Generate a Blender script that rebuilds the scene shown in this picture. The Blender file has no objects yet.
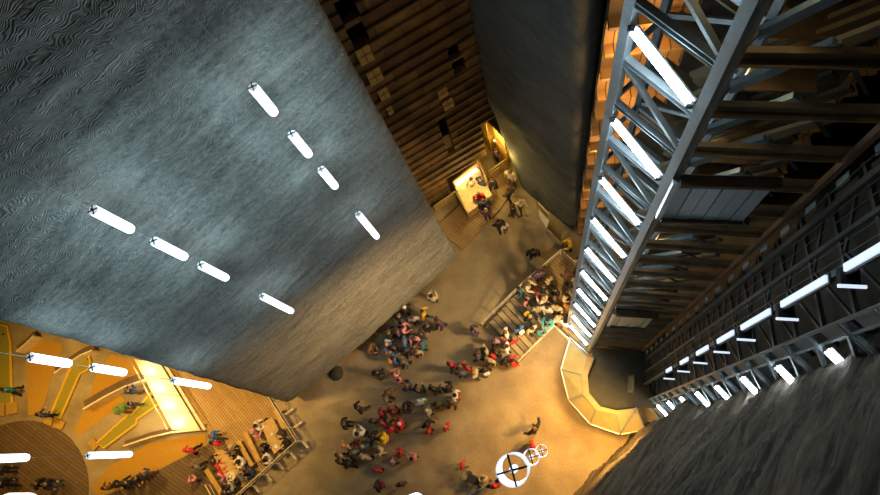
import bpy, bmesh, math, random
from mathutils import Vector, Matrix, noise
random.seed(7)
S = bpy.context.scene
C = S.collection
PI = math.pi
# ------------------------------------------------------------------ camera
F, H = 635.0, 36.0
nv = Vector((106.0, 193.5, F)).normalized()          # straight down, in camera axes (right, down, forward)
Xc = Vector((.983, .042, -.177)); Xc = (Xc - nv * Xc.dot(nv)).normalized()
Yc = (-nv).cross(Xc)
if Yc.y > 0: Yc = -Yc
CAM = Vector((0, 0, H))
def ray(px, py):
    r = Vector((px - 440.0, py - 247.5, F))
    return Vector((r.dot(Xc), r.dot(Yc), -r.dot(nv)))
def un(px, py, z=0.0):
    w = ray(px, py)
    return CAM + w * ((z - H) / w.z)
def onplane(px, py, P, N):
    w = ray(px, py)
    return CAM + w * ((P - CAM).dot(N) / w.dot(N))
cam = bpy.data.cameras.new('camera')
cam.sensor_width = 36; cam.lens = F / 880 * 36; cam.clip_end = 300
co = bpy.data.objects.new('camera', cam); C.objects.link(co)
right = Vector((Xc.x, Yc.x, -nv.x)); up = -Vector((Xc.y, Yc.y, -nv.y)); back = -Vector((Xc.z, Yc.z, -nv.z))
M = Matrix((right, up, back)).transposed().to_4x4(); M.translation = CAM
co.matrix_world = M
S.camera = co
S.view_settings.view_transform = 'Standard'; S.view_settings.look = 'None'
S.view_settings.gamma = 1; S.view_settings.exposure = 0.0; S.view_settings.use_curve_mapping = False

# ------------------------------------------------------------------ materials
def newmat(name):
    m = bpy.data.materials.new(name); m.use_nodes = True
    nt = m.node_tree; b = nt.nodes['Principled BSDF']
    return m, nt, b
def N_(nt, t, **kw):
    n = nt.nodes.new(t)
    for k, v in kw.items():
        if k in n.inputs: n.inputs[k].default_value = v
        else: setattr(n, k, v)
    return n
def ramp(nt, fac, stops):
    r = nt.nodes.new('ShaderNodeValToRGB')
    e = r.color_ramp.elements
    while len(e) < len(stops): e.new(.5)
    for i, (p, c) in enumerate(stops):
        e[i].position = p; e[i].color = (*c, 1)
    nt.links.new(fac, r.inputs[0]); return r
MATS = {}
def plain(name, col, rough=.7, metal=0, var=.15, scale=6, bump=0):
    if name in MATS: return MATS[name]
    m, nt, b = newmat(name)
    tc = N_(nt, 'ShaderNodeTexCoord'); no = N_(nt, 'ShaderNodeTexNoise', Scale=scale, Detail=5)
    nt.links.new(tc.outputs['Object'], no.inputs['Vector'])
    r = ramp(nt, no.outputs['Fac'], [(.3, tuple(c * (1 - var) for c in col)), (.7, tuple(min(1, c * (1 + var)) for c in col))])
    nt.links.new(r.outputs[0], b.inputs['Base Color'])
    b.inputs['Roughness'].default_value = rough; b.inputs['Metallic'].default_value = metal
    if bump:
        bp = N_(nt, 'ShaderNodeBump', Strength=bump, Distance=.02)
        nt.links.new(no.outputs['Fac'], bp.inputs['Height']); nt.links.new(bp.outputs[0], b.inputs['Normal'])
    MATS[name] = m; return m
def emis(name, col, s):
    if name in MATS: return MATS[name]
    m, nt, b = newmat(name)
    b.inputs['Base Color'].default_value = (*col, 1)
    b.inputs['Emission Color'].default_value = (*col, 1); b.inputs['Emission Strength'].default_value = s
    MATS[name] = m; return m
def rockmat(name, lo, hi, stretch=(.35, 1, 1.3), rot=0.0, finger=1.0, grain=2.2, bump=.5, wavescale=2.6, dist=26, mixwave=.35, fine=False, rng=(.5, 1.05)):
    """cut salt rock: long strata, and the fingerprint ridges left by the cutting tools"""
    m, nt, b = newmat(name); L = nt.links.new
    tc = N_(nt, 'ShaderNodeTexCoord')
    mp = N_(nt, 'ShaderNodeMapping', vector_type='TEXTURE'); mp.inputs['Scale'].default_value = tuple(1 / v for v in stretch); mp.inputs['Rotation'].default_value = (0, -rot, 0)
    L(tc.outputs['Object'], mp.inputs['Vector'])
    n1 = N_(nt, 'ShaderNodeTexNoise', Scale=grain, Detail=10, Roughness=.74); L(mp.outputs[0], n1.inputs['Vector'])
    n2 = N_(nt, 'ShaderNodeTexNoise', Scale=.22, Detail=4); L(tc.outputs['Object'], n2.inputs['Vector'])
    mp2 = N_(nt, 'ShaderNodeMapping'); mp2.inputs['Rotation'].default_value = (0, rot, 0); mp2.inputs['Scale'].default_value = (.75, 1, 1)
    L(tc.outputs['Object'], mp2.inputs['Vector'])
    w = N_(nt, 'ShaderNodeTexWave', Scale=wavescale, Distortion=dist, Detail=1.2)
    w.bands_direction = 'Z'; w.inputs['Detail Scale'].default_value = .13; w.inputs['Detail Roughness'].default_value = .68
    w.inputs['Detail'].default_value = 3.0
    L(mp2.outputs[0], w.inputs['Vector'])
    # where the ridges show strongest
    msk = N_(nt, 'ShaderNodeTexNoise', Scale=.3, Detail=2); L(mp.outputs[0], msk.inputs['Vector'])
    mr = ramp(nt, msk.outputs['Fac'], [(.36, (.4,) * 3), (.6, (1,) * 3)])
    mw = N_(nt, 'ShaderNodeMath', operation='MULTIPLY'); L(w.outputs['Fac'], mw.inputs[0]); L(mr.outputs[0], mw.inputs[1])
    a = N_(nt, 'ShaderNodeMath', operation='MULTIPLY_ADD'); a.inputs[1].default_value = mixwave * finger; L(mw.outputs[0], a.inputs[0]); L(n1.outputs['Fac'], a.inputs[2])
    a2 = N_(nt, 'ShaderNodeMath', operation='MULTIPLY_ADD'); a2.inputs[1].default_value = .5; L(n2.outputs['Fac'], a2.inputs[0]); L(a.outputs[0], a2.inputs[2])
    if fine:
        n3 = N_(nt, 'ShaderNodeTexNoise', Scale=9, Detail=6, Roughness=.75); L(mp2.outputs[0], n3.inputs['Vector'])
        a3 = N_(nt, 'ShaderNodeMath', operation='MULTIPLY_ADD'); a3.inputs[1].default_value = 1.0; L(n3.outputs['Fac'], a3.inputs[0]); L(a2.outputs[0], a3.inputs[2])
        a4 = N_(nt, 'ShaderNodeMath', operation='SUBTRACT'); a4.inputs[1].default_value = .5; L(a3.outputs[0], a4.inputs[0]); a2 = a4
    r = ramp(nt, a2.outputs[0], [(rng[0], lo), (rng[1], hi)])
    L(r.outputs[0], b.inputs['Base Color'])
    b.inputs['Roughness'].default_value = .8
    hgt = N_(nt, 'ShaderNodeMath', operation='MULTIPLY_ADD'); hgt.inputs[1].default_value = .55 * finger; L(mw.outputs[0], hgt.inputs[0]); L(n1.outputs['Fac'], hgt.inputs[2])
    bp = N_(nt, 'ShaderNodeBump', Strength=bump, Distance=.08); L(hgt.outputs[0], bp.inputs['Height']); L(bp.outputs[0], b.inputs['Normal'])
    return m
def plankmat(name, lo, hi, width=.15, rot=0.0, gap=(.04, .025, .015)):
    m, nt, b = newmat(name); L = nt.links.new
    tc = N_(nt, 'ShaderNodeTexCoord'); mp = N_(nt, 'ShaderNodeMapping'); mp.inputs['Rotation'].default_value = (0, 0, rot)
    L(tc.outputs['Object'], mp.inputs['Vector'])
    br = N_(nt, 'ShaderNodeTexBrick'); br.offset = .37
    br.inputs['Scale'].default_value = 1; br.inputs['Brick Width'].default_value = 3.2; br.inputs['Row Height'].default_value = width
    br.inputs['Mortar Size'].default_value = width * .07; br.inputs['Color1'].default_value = (*lo, 1); br.inputs['Color2'].default_value = (*hi, 1); br.inputs['Mortar'].default_value = (*gap, 1)
    L(mp.outputs[0], br.inputs['Vector'])
    mp2 = N_(nt, 'ShaderNodeMapping'); mp2.inputs['Scale'].default_value = (1, 14, 1); L(mp.outputs[0], mp2.inputs['Vector'])
    no = N_(nt, 'ShaderNodeTexNoise', Scale=2.0, Detail=6); L(mp2.outputs[0], no.inputs['Vector'])
    mx = N_(nt, 'ShaderNodeMix', data_type='RGBA', blend_type='MULTIPLY'); mx.inputs[0].default_value = .6
    r = ramp(nt, no.outputs['Fac'], [(.3, (.55,) * 3), (.7, (1.1,) * 3)])
    L(br.outputs['Color'], mx.inputs[6]); L(r.outputs[0], mx.inputs[7]); L(mx.outputs[2], b.inputs['Base Color'])
    b.inputs['Roughness'].default_value = .6
    MATS[name] = m; return m
def floormat():
    m, nt, b = newmat('sandy concrete'); L = nt.links.new
    tc = N_(nt, 'ShaderNodeTexCoord')
    n1 = N_(nt, 'ShaderNodeTexNoise', Scale=.5, Detail=6); n2 = N_(nt, 'ShaderNodeTexNoise', Scale=9, Detail=7, Roughness=.8)
    for n in (n1, n2): L(tc.outputs['Object'], n.inputs['Vector'])
    a = N_(nt, 'ShaderNodeMath', operation='MULTIPLY_ADD'); a.inputs[1].default_value = .6; L(n2.outputs['Fac'], a.inputs[0]); L(n1.outputs['Fac'], a.inputs[2])
    r = ramp(nt, a.outputs[0], [(.58, (.23, .175, .098)), (.98, (.48, .385, .23))])
    L(r.outputs[0], b.inputs['Base Color']); b.inputs['Roughness'].default_value = .6
    bp = N_(nt, 'ShaderNodeBump', Strength=.25, Distance=.03); L(n2.outputs['Fac'], bp.inputs['Height']); L(bp.outputs[0], b.inputs['Normal'])
    return m
MF = floormat()
ROCK_L = rockmat('cut salt rock grey', (.055, .062, .06), (.3, .315, .29), rot=.12, wavescale=6.6, dist=85, mixwave=.17, bump=.6, fine=True)
ROCK_M = rockmat('cut salt rock slate', (.028, .036, .037), (.12, .137, .135), rot=-.5, finger=.6, wavescale=3.4, dist=40)
ROCK_R = rockmat('cut salt rock dark', (.014, .011, .007), (.21, .165, .11), stretch=(.14, 1, 1.5), rot=.5, finger=.0, grain=3.4, bump=1.0, rng=(.62, .92))
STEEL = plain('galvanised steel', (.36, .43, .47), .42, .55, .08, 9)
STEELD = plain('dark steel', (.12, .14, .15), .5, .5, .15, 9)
BEAM = plain('brown timber beam', (.27, .2, .11), .65, 0, .3, 3)
TIMD = plain('dark timber', (.11, .075, .045), .75, 0, .35, 3)
TIMO = plain('pale timber', (.45, .3, .15), .7, 0, .25, 3)
SHEET = plain('corrugated blue grey sheet', (.38, .48, .54), .45, .3, .06, 4)
GOLD = plain('brass sheet', (.62, .54, .28), .38, .5, .1, 2)
CREAM = plain('cream paint', (.75, .68, .55), .6)
WHITE = plain('white paint', (.8, .8, .8), .5)
DARK = plain('black rubber', (.02, .02, .022), .7)
SKIN = plain('skin', (.55, .35, .25), .6, 0, .05)
LAMP = emis('white lamp glass', (.84, .92, 1.0), 3)
TUBE = emis('tube light glow', (.86, .95, 1.0), 22)
STRIP = emis('strip light glow', (.72, .84, 1.0), 1.0)
WARM = emis('warm light glow', (1.0, .82, .5), 6)
DECK = plankmat('orange pine decking', (.5, .31, .11), (.6, .38, .14), .14, math.radians(40))
DECKB = plankmat('brown boards', (.16, .1, .055), (.21, .135, .075), .2, math.radians(24))
DECKC = plankmat('corridor boards', (.4, .27, .12), (.48, .33, .15), .16, math.radians(35))
STAIRW = plankmat('weathered stair boards', (.32, .25, .15), (.4, .32, .2), .2, math.radians(-38))

# ------------------------------------------------------------------ mesh helpers
def link(name, me, mat=None, parent=None):
    o = bpy.data.objects.new(name, me); C.objects.link(o)
    if mat is not None:
        for m in (mat if isinstance(mat, (list, tuple)) else [mat]): me.materials.append(m)
    if parent is not None: o.parent = parent
    return o
def obj(name, bm, mat=None, parent=None, smooth=False):
    me = bpy.data.meshes.new(name); bmesh.ops.recalc_face_normals(bm, faces=bm.faces); bm.to_mesh(me); bm.free()
    if smooth:
        for p in me.polygons: p.use_smooth = True
    return link(name, me, mat, parent)
def tag(o, label=None, cat=None, group=None, kind=None):
    if label: o['label'] = label
    if cat: o['category'] = cat
    if group: o['group'] = group
    if kind: o['kind'] = kind
    return o
def thing(name, loc, label, cat, group=None, rz=0):
    o = bpy.data.objects.new(name, None); C.objects.link(o); o.location = loc; o.rotation_euler = (0, 0, rz)
    o.empty_display_size = .2
    return tag(o, label, cat, group)
def local(root, p):
    q = Vector(p) - root.location
    a = -root.rotation_euler.z
    return Vector((q.x * math.cos(a) - q.y * math.sin(a), q.x * math.sin(a) + q.y * math.cos(a), q.z))
def box(bm, c, s, rz=0.0, bev=0.0):
    r = bmesh.ops.create_cube(bm, size=1)
    vs = r['verts']
    mt = Matrix.Translation(Vector(c)) @ Matrix.Rotation(rz, 4, 'Z') @ Matrix.Diagonal((*s, 1))
    bmesh.ops.transform(bm, matrix=mt, verts=vs)
    if bev:
        es = {e for v in vs for e in v.link_edges}
        bmesh.ops.bevel(bm, geom=list(es), offset=bev, segments=2, affect='EDGES', profile=.5)
def bar(bm, a, b, w, h=None, upv=Vector((0, 0, 1))):
    """rectangular bar from a to b, w across, h along the up side"""
    a, b = Vector(a), Vector(b); h = h or w
    t = (b - a).normalized()
    s = t.cross(upv)
    if s.length < 1e-4: s = t.cross(Vector((0, 1, 0)))
    s.normalize(); u = s.cross(t)
    vs = []
    for p in (a, b):
        for i, j in ((-1, -1), (1, -1), (1, 1), (-1, 1)):
            vs.append(bm.verts.new(p + s * (i * w / 2) + u * (j * h / 2)))
    for f in ((3, 2, 1, 0), (4, 5, 6, 7), (0, 1, 5, 4), (1, 2, 6, 5), (2, 3, 7, 6), (3, 0, 4, 7)):
        bm.faces.new([vs[k] for k in f])
def ibeam(bm, a, b, w, h, upv=Vector((0, 0, 1))):
    a, b = Vector(a), Vector(b)
    t = (b - a).normalized(); s = t.cross(upv).normalized(); u = s.cross(t)
    th = h * .14
    bar(bm, a + u * (h / 2 - th / 2), b + u * (h / 2 - th / 2), w, th, u)
    bar(bm, a - u * (h / 2 - th / 2), b - u * (h / 2 - th / 2), w, th, u)
    bar(bm, a, b, w * .25, h - 2 * th, u)
def tube(bm, pts, r, seg=8, close=True):
    pts = [Vector(p) for p in pts]; rings = []
    for i, p in enumerate(pts):
        t = (pts[min(i + 1, len(pts) - 1)] - pts[max(i - 1, 0)]).normalized()
        s = t.cross(Vector((0, 0, 1)))
        if s.length < 1e-3: s = t.cross(Vector((1, 0, 0)))
        s.normalize(); u = s.cross(t)
        rr = r[i] if isinstance(r, (list, tuple)) else r
        rings.append([bm.verts.new(p + (s * math.cos(k * 2 * PI / seg) + u * math.sin(k * 2 * PI / seg)) * rr) for k in range(seg)])
    for a, b in zip(rings, rings[1:]):
        for k in range(seg): bm.faces.new((a[k], a[(k + 1) % seg], b[(k + 1) % seg], b[k]))
    if close:
        bm.faces.new(rings[0][::-1]); bm.faces.new(rings[-1])
def lathe(bm, prof, seg=20, c=(0, 0, 0)):
    rings = []
    for r, z in prof:
        rings.append([bm.verts.new((c[0] + r * math.cos(k * 2 * PI / seg), c[1] + r * math.sin(k * 2 * PI / seg), c[2] + z)) for k in range(seg)])
    for a, b in zip(rings, rings[1:]):
        for k in range(seg): bm.faces.new((a[k], a[(k + 1) % seg], b[(k + 1) % seg], b[k]))
    bm.faces.new(rings[0][::-1]); bm.faces.new(rings[-1])
def prism(bm, poly, z0, z1):
    n = len(poly)
    b = [bm.verts.new((p[0], p[1], z0)) for p in poly]; t = [bm.verts.new((p[0], p[1], z1)) for p in poly]
    bm.faces.new(b[::-1]); bm.faces.new(t)
    for k in range(n): bm.faces.new((b[k], b[(k + 1) % n], t[(k + 1) % n], t[k]))
def pxpoly(pts, z=0.0): return [un(x, y, z) for x, y in pts]
def rel(root, poly): return [local(root, p) for p in poly]
def cen(poly, z=0.0):
    c = sum((Vector(p) for p in poly), Vector()) / len(poly); c.z = z; return c
ORD = ['topmost', 'second from top', 'third from top', 'fourth from top', 'fifth from top', 'sixth from top', 'seventh from top', 'eighth from top', 'ninth from top', 'tenth from top', 'eleventh from top', 'twelfth from top', 'thirteenth from top']

# ------------------------------------------------------------------ setting: floor and rock
bm = bmesh.new(); prism(bm, [(-60, -25), (25, -25), (25, 40), (-60, 40)], -.5, 0)
tag(obj('floor', bm, MF), kind='structure')
def face_wall(name, P0, P1, left, right, z1, mat, amp=.12, fr=.35, thick=6.0, under=None, du=.22, dz=.22, crease=None, strata=None):
    """rock wall standing on P0-P1 (its front faces right of P0->P1); left(z), right(z) give its ends along the base, it is solid to the back"""
    P0, P1 = Vector(P0), Vector(P1); d = (P1 - P0); ln = d.length; d.normalize()
    nrm = Vector((d.y, -d.x, 0))                      # front normal
    o_mat = Matrix((d, -nrm, Vector((0, 0, 1)))).transposed().to_4x4(); o_mat.translation = P0
    nu = max(4, int((right(0) - left(0)) / du)); nz = int(z1 / dz)
    bm = bmesh.new(); grid = []
    for j in range(nz + 1):
        z = z1 * j / nz; row = []
        for i in range(nu + 1):
            u = left(z) + (right(z) - left(z)) * i / nu
            q = Vector((u * fr, z * fr * 1.2, 3.1))
            if strata:
                ca, sa = math.cos(strata[0]), math.sin(strata[0]); q = Vector(((u * ca + z * sa) * strata[1], (z * ca - u * sa) * strata[2], 3.1))
            y = (noise.fractal(q, .9, 2.1, 5) * amp) + noise.noise(Vector((u * .12, z * .1, 9))) * amp * 2
            if crease: y += .2 * abs(noise.noise(q * 2.3)) ** .6 - .2 + .07 * noise.noise(q * 5.1)
            if under and z < under[0]:
                t = 1 - z / under[0]; y += under[1] * (t * t * (3 - 2 * t))
            if crease: y += crease(u, z)
            edge = min(i, nu - i) / 4.0
            if edge < 1: y += .12 * (1 - edge) ** 2
            row.append(bm.verts.new((u, y, z)))
        grid.append(row)
    for j in range(nz):
        for i in range(nu):
            bm.faces.new((grid[j][i], grid[j][i + 1], grid[j + 1][i + 1], grid[j + 1][i]))
    # solid back: sides, top, rear
    bl = [bm.verts.new((r[0].co.x, thick, r[0].co.z)) for r in grid]; brr = [bm.verts.new((r[-1].co.x, thick, r[-1].co.z)) for r in grid]
    for j in range(nz):
        bm.faces.new((grid[j][0], grid[j + 1][0], bl[j + 1], bl[j])); bm.faces.new((grid[j][-1], brr[j], brr[j + 1], grid[j + 1][-1]))
        bm.faces.new((bl[j], bl[j + 1], brr[j + 1], brr[j]))
    bm.faces.new([*grid[-1], brr[-1], bl[-1]])
    bm.faces.new([*grid[0][::-1], bl[0], brr[0]])
    o = obj(name, bm, mat, smooth=False)
    for p in o.data.polygons: p.use_smooth = len(p.vertices) == 4
    o.matrix_world = o_mat
    return tag(o, kind='structure'), d, nrm, ln
WL0, WL1 = un(287, 405, 1.5), un(460, 258, 1.5); WL0.z = WL1.z = 0
lenL = (WL1 - WL0).length
wl, dL, nL, _ = face_wall('wall_left', WL0, WL1, lambda z: .061 * z, lambda z: lenL - .018 * z, 40, ROCK_L, amp=.08, under=(1.5, .9), du=.14, dz=.14, thick=7, strata=(.1, .3, 1.1))
WM0, WM1 = un(519, 186), un(574, 229)
dm = (WM1 - WM0).normalized(); nm = Vector((dm.y, -dm.x, 0))
pt = onplane(448, 0, WM0, nm); um = (pt - WM0).dot(dm) / pt.z
pt2 = onplane(581, 0, WM0, nm); lenM = (WM1 - WM0).length; um2 = ((pt2 - WM0).dot(dm) - lenM) / pt2.z
face_wall('wall_center', WM0, WM1, lambda z: um * z, lambda z: lenM + um2 * z, 40, ROCK_M, amp=.1, thick=2.2)
WR1, WR0 = un(645, 425), un(583, 495)
lenR = (WR1 - WR0).length
def ridge(u, z):
    c = 9.5 + .1 * u          # long bulge near the foot of the wall
    return -.28 * math.exp(-((z - c) / 1.6) ** 2) + .22 * math.exp(-((z - c - 1.9) / .9) ** 2) - .12 * noise.noise(Vector((u * .9 + z * .5, z * .12, 0)))
face_wall('wall_right', WR1, WR0, lambda z: -.068 * z, lambda z: lenR + 16.0, 40, ROCK_R, amp=.13, thick=5, du=.13, dz=.13, crease=ridge, strata=(.5, .14, 1.5))

# timber front of the gallery in the corridor
FA, FB = un(432, 207), un(523, 153)
dF = (FB - FA).normalized(); nF = Vector((dF.y, -dF.x, 0))
def fac(px, py, off=0.0):
    p = onplane(px, py, FA + nF * off, nF); return (p - FA).dot(dF), p.z
FM = Matrix((dF, -nF, Vector((0, 0, 1)))).transposed().to_4x4(); FM.translation = FA
FACM = plankmat('dark gallery boards', (.13, .075, .03), (.2, .12, .045), .5, 0)
def facmat():
    m, nt, b = newmat('gallery timber'); L = nt.links.new
    tc = N_(nt, 'ShaderNodeTexCoord'); mp = N_(nt, 'ShaderNodeMapping'); mp.inputs['Rotation'].default_value = (PI / 2, 0, 0)
    L(tc.outputs['Object'], mp.inputs['Vector'])
    br = N_(nt, 'ShaderNodeTexBrick'); br.inputs['Scale'].default_value = 1; br.inputs['Brick Width'].default_value = 1.9; br.inputs['Row Height'].default_value = .72
    br.inputs['Mortar Size'].default_value = .02; br.offset = .5
    br.inputs['Color1'].default_value = (.09, .05, .018, 1); br.inputs['Color2'].default_value = (.22, .145, .05, 1); br.inputs['Mortar'].default_value = (.035, .02, .01, 1)
    L(mp.outputs[0], br.inputs['Vector'])
    no = N_(nt, 'ShaderNodeTexNoise', Scale=1.1, Detail=6); L(tc.outputs['Object'], no.inputs['Vector'])
    r = ramp(nt, no.outputs['Fac'], [(.35, (.45,) * 3), (.7, (1.2, 1.1, 1))])
    mx = N_(nt, 'ShaderNodeMix', data_type='RGBA', blend_type='MULTIPLY'); mx.inputs[0].default_value = 1
    L(br.outputs['Color'], mx.inputs[6]); L(r.outputs[0], mx.inputs[7]); L(mx.outputs[2], b.inputs['Base Color'])
    b.inputs['Roughness'].default_value = .75
    return m
FACT = facmat()
openings = []
for q in ([(335, 3), (354, 0), (359, 13), (344, 25)], [(347, 33), (362, 21), (369, 37), (355, 48)], [(448, 50), (455, 44), (460, 53), (450, 62)], [(452, 66), (461, 58), (466, 68), (455, 75)],
          [(437, 122), (443, 118), (452, 138), (447, 142)], [(445, 144), (451, 139), (455, 149), (449, 154)]):
    us, zs = zip(*[fac(*p) for p in q]); openings.append((min(us), max(us), min(zs), max(zs)))
openings.append((fac(485, 148)[0], 9.0, 0.0, fac(482, 122)[1])); openings.append((fac(450, 190)[0], fac(485, 148)[0], 0.0, 2.5))
bm = bmesh.new()
def inopen(u, z): return any(a < u < b and c < z < d for a, b, c, d in openings)
us = sorted({-1.5, 9.0, *[v for o in openings for v in o[:2]]}); zs = sorted({0.0, 30.0, *[v for o in openings for v in o[2:]]})
for a, b in zip(us, us[1:]):
    for c, d in zip(zs, zs[1:]):
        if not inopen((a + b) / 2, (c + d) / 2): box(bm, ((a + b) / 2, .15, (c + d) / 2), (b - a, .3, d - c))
bmesh.ops.remove_doubles(bm, verts=bm.verts, dist=1e-4)
k = 0
for i in range(1, 42):                                    # protruding sill boards, one per course
    z = i * .72
    segs = [(-1.5, 9.0)]
    for a, b, c, d in openings:
        if c - .05 < z < d + .05:
            segs = [t for s in segs for t in ((s[0], min(s[1], a)), (max(s[0], b), s[1])) if t[1] - t[0] > .05]
    for a, b in segs: box(bm, ((a + b) / 2, -.05, z), (b - a, .16, .12))
wb = obj('wall_back', bm, FACT); wb.matrix_world = FM; tag(wb, kind='structure')
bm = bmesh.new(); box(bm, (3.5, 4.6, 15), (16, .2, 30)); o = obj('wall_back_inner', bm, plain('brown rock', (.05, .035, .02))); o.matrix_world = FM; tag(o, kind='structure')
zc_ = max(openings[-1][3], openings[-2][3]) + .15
bm = bmesh.new(); box(bm, (3.5, 2.4, zc_), (16, 4.3, .2)); o = obj('light_block', bm, MATS['brown rock']); o.matrix_world = FM; tag(o, kind='structure')  # unseen slab added to keep light from rising behind the gallery openings
PALEB = plain('pale new boards', (.36, .24, .06), .7, 0, .2, 3)
for n_, (q, lab) in enumerate([([(355, 47), (371, 43), (375, 57), (361, 66)], 'pale boarded hatch just under the two black openings'), ([(366, 70), (380, 62), (384, 76), (371, 86)], 'pale boarded hatch second below the black openings'),
                             ([(376, 90), (387, 83), (391, 94), (381, 101)], 'small pale boarded hatch halfway down the timber gallery front'), ([(385, 107), (391, 103), (394, 111), (389, 115)], 'smallest pale hatch low on the left of the timber front'),
                             ([(436, 90), (446, 84), (450, 93), (440, 99)], 'upper pale hatch right of centre on the timber front'), ([(441, 101), (452, 95), (456, 104), (446, 110)], 'lower pale hatch right of centre on the timber front')]):
    us_, zs_ = zip(*[fac(x, y, .1) for x, y in q]); a, b, c, d = min(us_), max(us_), min(zs_), max(zs_)
    b, d = a + (b - a) * .85, c + (d - c) * .85
    t = thing('hatch', FM @ Vector(((a + b) / 2, -.13, c)), lab, 'hatch', 'boarded hatches of the timber gallery', math.atan2(dF.y, dF.x))
    for k in range(2):
        bm = bmesh.new(); w = (b - a) / 2; box(bm, ((k - .5) * w, 0, (d - c) / 2), (w * .92, .06, d - c), 0, .01); obj('board', bm, PALEB, t)
    bm = bmesh.new(); box(bm, (0, -.04, (d - c) * .5), (b - a, .04, .08)); obj('batten', bm, BEAM, t)

# ------------------------------------------------------------------ timber wall behind the tower
TW0, TW1 = un(576.5, 230), un(690, 222)
bm = bmesh.new(); dT = (TW1 - TW0).normalized(); nT = Vector((dT.y, -dT.x, 0)); TM = Matrix((dT, -nT, Vector((0, 0, 1)))).transposed().to_4x4(); TM.translation = TW0
TIMW = plankmat('orange timber wall', (.42, .25, .09), (.58, .37, .15), .28, 0)
def timw():
    m, nt, b = newmat('timber lining'); L = nt.links.new
    tc = N_(nt, 'ShaderNodeTexCoord'); mp = N_(nt, 'ShaderNodeMapping'); mp.inputs['Rotation'].default_value = (PI / 2, 0, 0); L(tc.outputs['Object'], mp.inputs['Vector'])
    br = N_(nt, 'ShaderNodeTexBrick'); br.inputs['Scale'].default_value = 1; br.inputs['Brick Width'].default_value = .42; br.inputs['Row Height'].default_value = 1.37; br.offset = .3
    br.inputs['Mortar Size'].default_value = .02; br.inputs['Color1'].default_value = (.5, .3, .11, 1); br.inputs['Color2'].default_value = (.34, .2, .08, 1); br.inputs['Mortar'].default_value = (.05, .03, .015, 1)
    L(mp.outputs[0], br.inputs['Vector']); L(br.outputs['Color'], b.inputs['Base Color']); b.inputs['Roughness'].default_value = .7
    return m
box(bm, (4.5, .15, 18), (9, .3, 36))
for i in range(27):
    box(bm, (4.5, -.2, i * 1.37 + .5), (9, .4, .14))
o = obj('wall_timber', bm, timw()); o.matrix_world = TM; tag(o, kind='structure')

# ------------------------------------------------------------------ elevator and stair tower
B_ = un(587.7, 352.3); C_ = un(636, 357); D_ = un(641, 402.5); E_ = un(650, 412); S_ = un(633.5, 389)
def zat(P, py):
    lo, hi = 0, 35.4
    for _ in range(50):
        m = (lo + hi) / 2; w = Vector((P.x, P.y, m)) - CAM
        c = Vector((w.x * Xc.y + w.y * Yc.y - w.z * nv.y, w.x * Xc.z + w.y * Yc.z - w.z * nv.z))
        if 247.5 + F * c.x / c.y > py: lo = m
        else: hi = m
    return lo
zb_ = zat(B_, 116); A_ = un(622, 56, zb_); A_.z = 0
LV = [zb_ + 1.373 * k for k in range(5, -20, -1)]; LV = [z for z in LV if z > .6]
TOPZ = 34.5
tower = thing('elevator_tower', (3.4, 4.6, 0), 'tall steel and timber elevator tower rising from a brass ring canopy', 'tower')
def tpart(name, bm, mat, label=None):
    for v in bm.verts: v.co -= tower.location
    o = obj(name, bm, mat, tower)
    if label: o['label'] = label
    return o
Z = lambda p, z: Vector((p.x, p.y, z))
dAB = (B_ - A_).normalized(); nAB = Vector((dAB.y, -dAB.x, 0)); 
if nAB.dot(-A_) < 0: nAB = -nAB
for p, w in ((A_, .17), (B_, .17)):
    bm = bmesh.new(); bar(bm, Z(p, 0), Z(p, TOPZ), w, w, nAB); tpart('post', bm, STEEL)
bm = bmesh.new(); q = B_ + Vector((.13, -.02, 0)); bar(bm, Z(q, 0), Z(q, TOPZ), .07, .12, nAB); tpart('post', bm, STEEL)
dep = -nAB * .9
for p in (A_ + dep, B_ + dep):
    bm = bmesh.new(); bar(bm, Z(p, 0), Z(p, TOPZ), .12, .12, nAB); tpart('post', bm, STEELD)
for i, z in enumerate(LV):
    bm = bmesh.new(); ibeam(bm, Z(A_, z) + dAB * .05, Z(B_, z) - dAB * .05, .12, .13); tpart('crossbar', bm, STEEL)
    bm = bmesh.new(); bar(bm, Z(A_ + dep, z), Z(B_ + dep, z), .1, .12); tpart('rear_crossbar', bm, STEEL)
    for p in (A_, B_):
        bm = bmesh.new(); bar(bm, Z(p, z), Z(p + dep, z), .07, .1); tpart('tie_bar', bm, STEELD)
    if i % 2 == 1 and z > 2.2:
        bm = bmesh.new(); bar(bm, Z(A_, z - .12) + dAB * .08, Z(B_, z - 1.2) - dAB * .1, .07, .1, nAB); tpart('brace', bm, STEEL)
    if i % 2 == 0 and i < 22:
        bm = bmesh.new(); bar(bm, Z(A_ + dep, z - 1.25), Z(B_ + dep, z - .1), .09, .05, nAB); tpart('rear_brace', bm, STEEL)
    # stair boards seen through the lattice
    bm = bmesh.new(); a = Z(A_ + dep * 1.3, z - .3); b = Z(B_ + dep * 1.3, z - .3); bar(bm, a, b, .5, .05); tpart('stair_landing', bm, BEAM)
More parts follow.
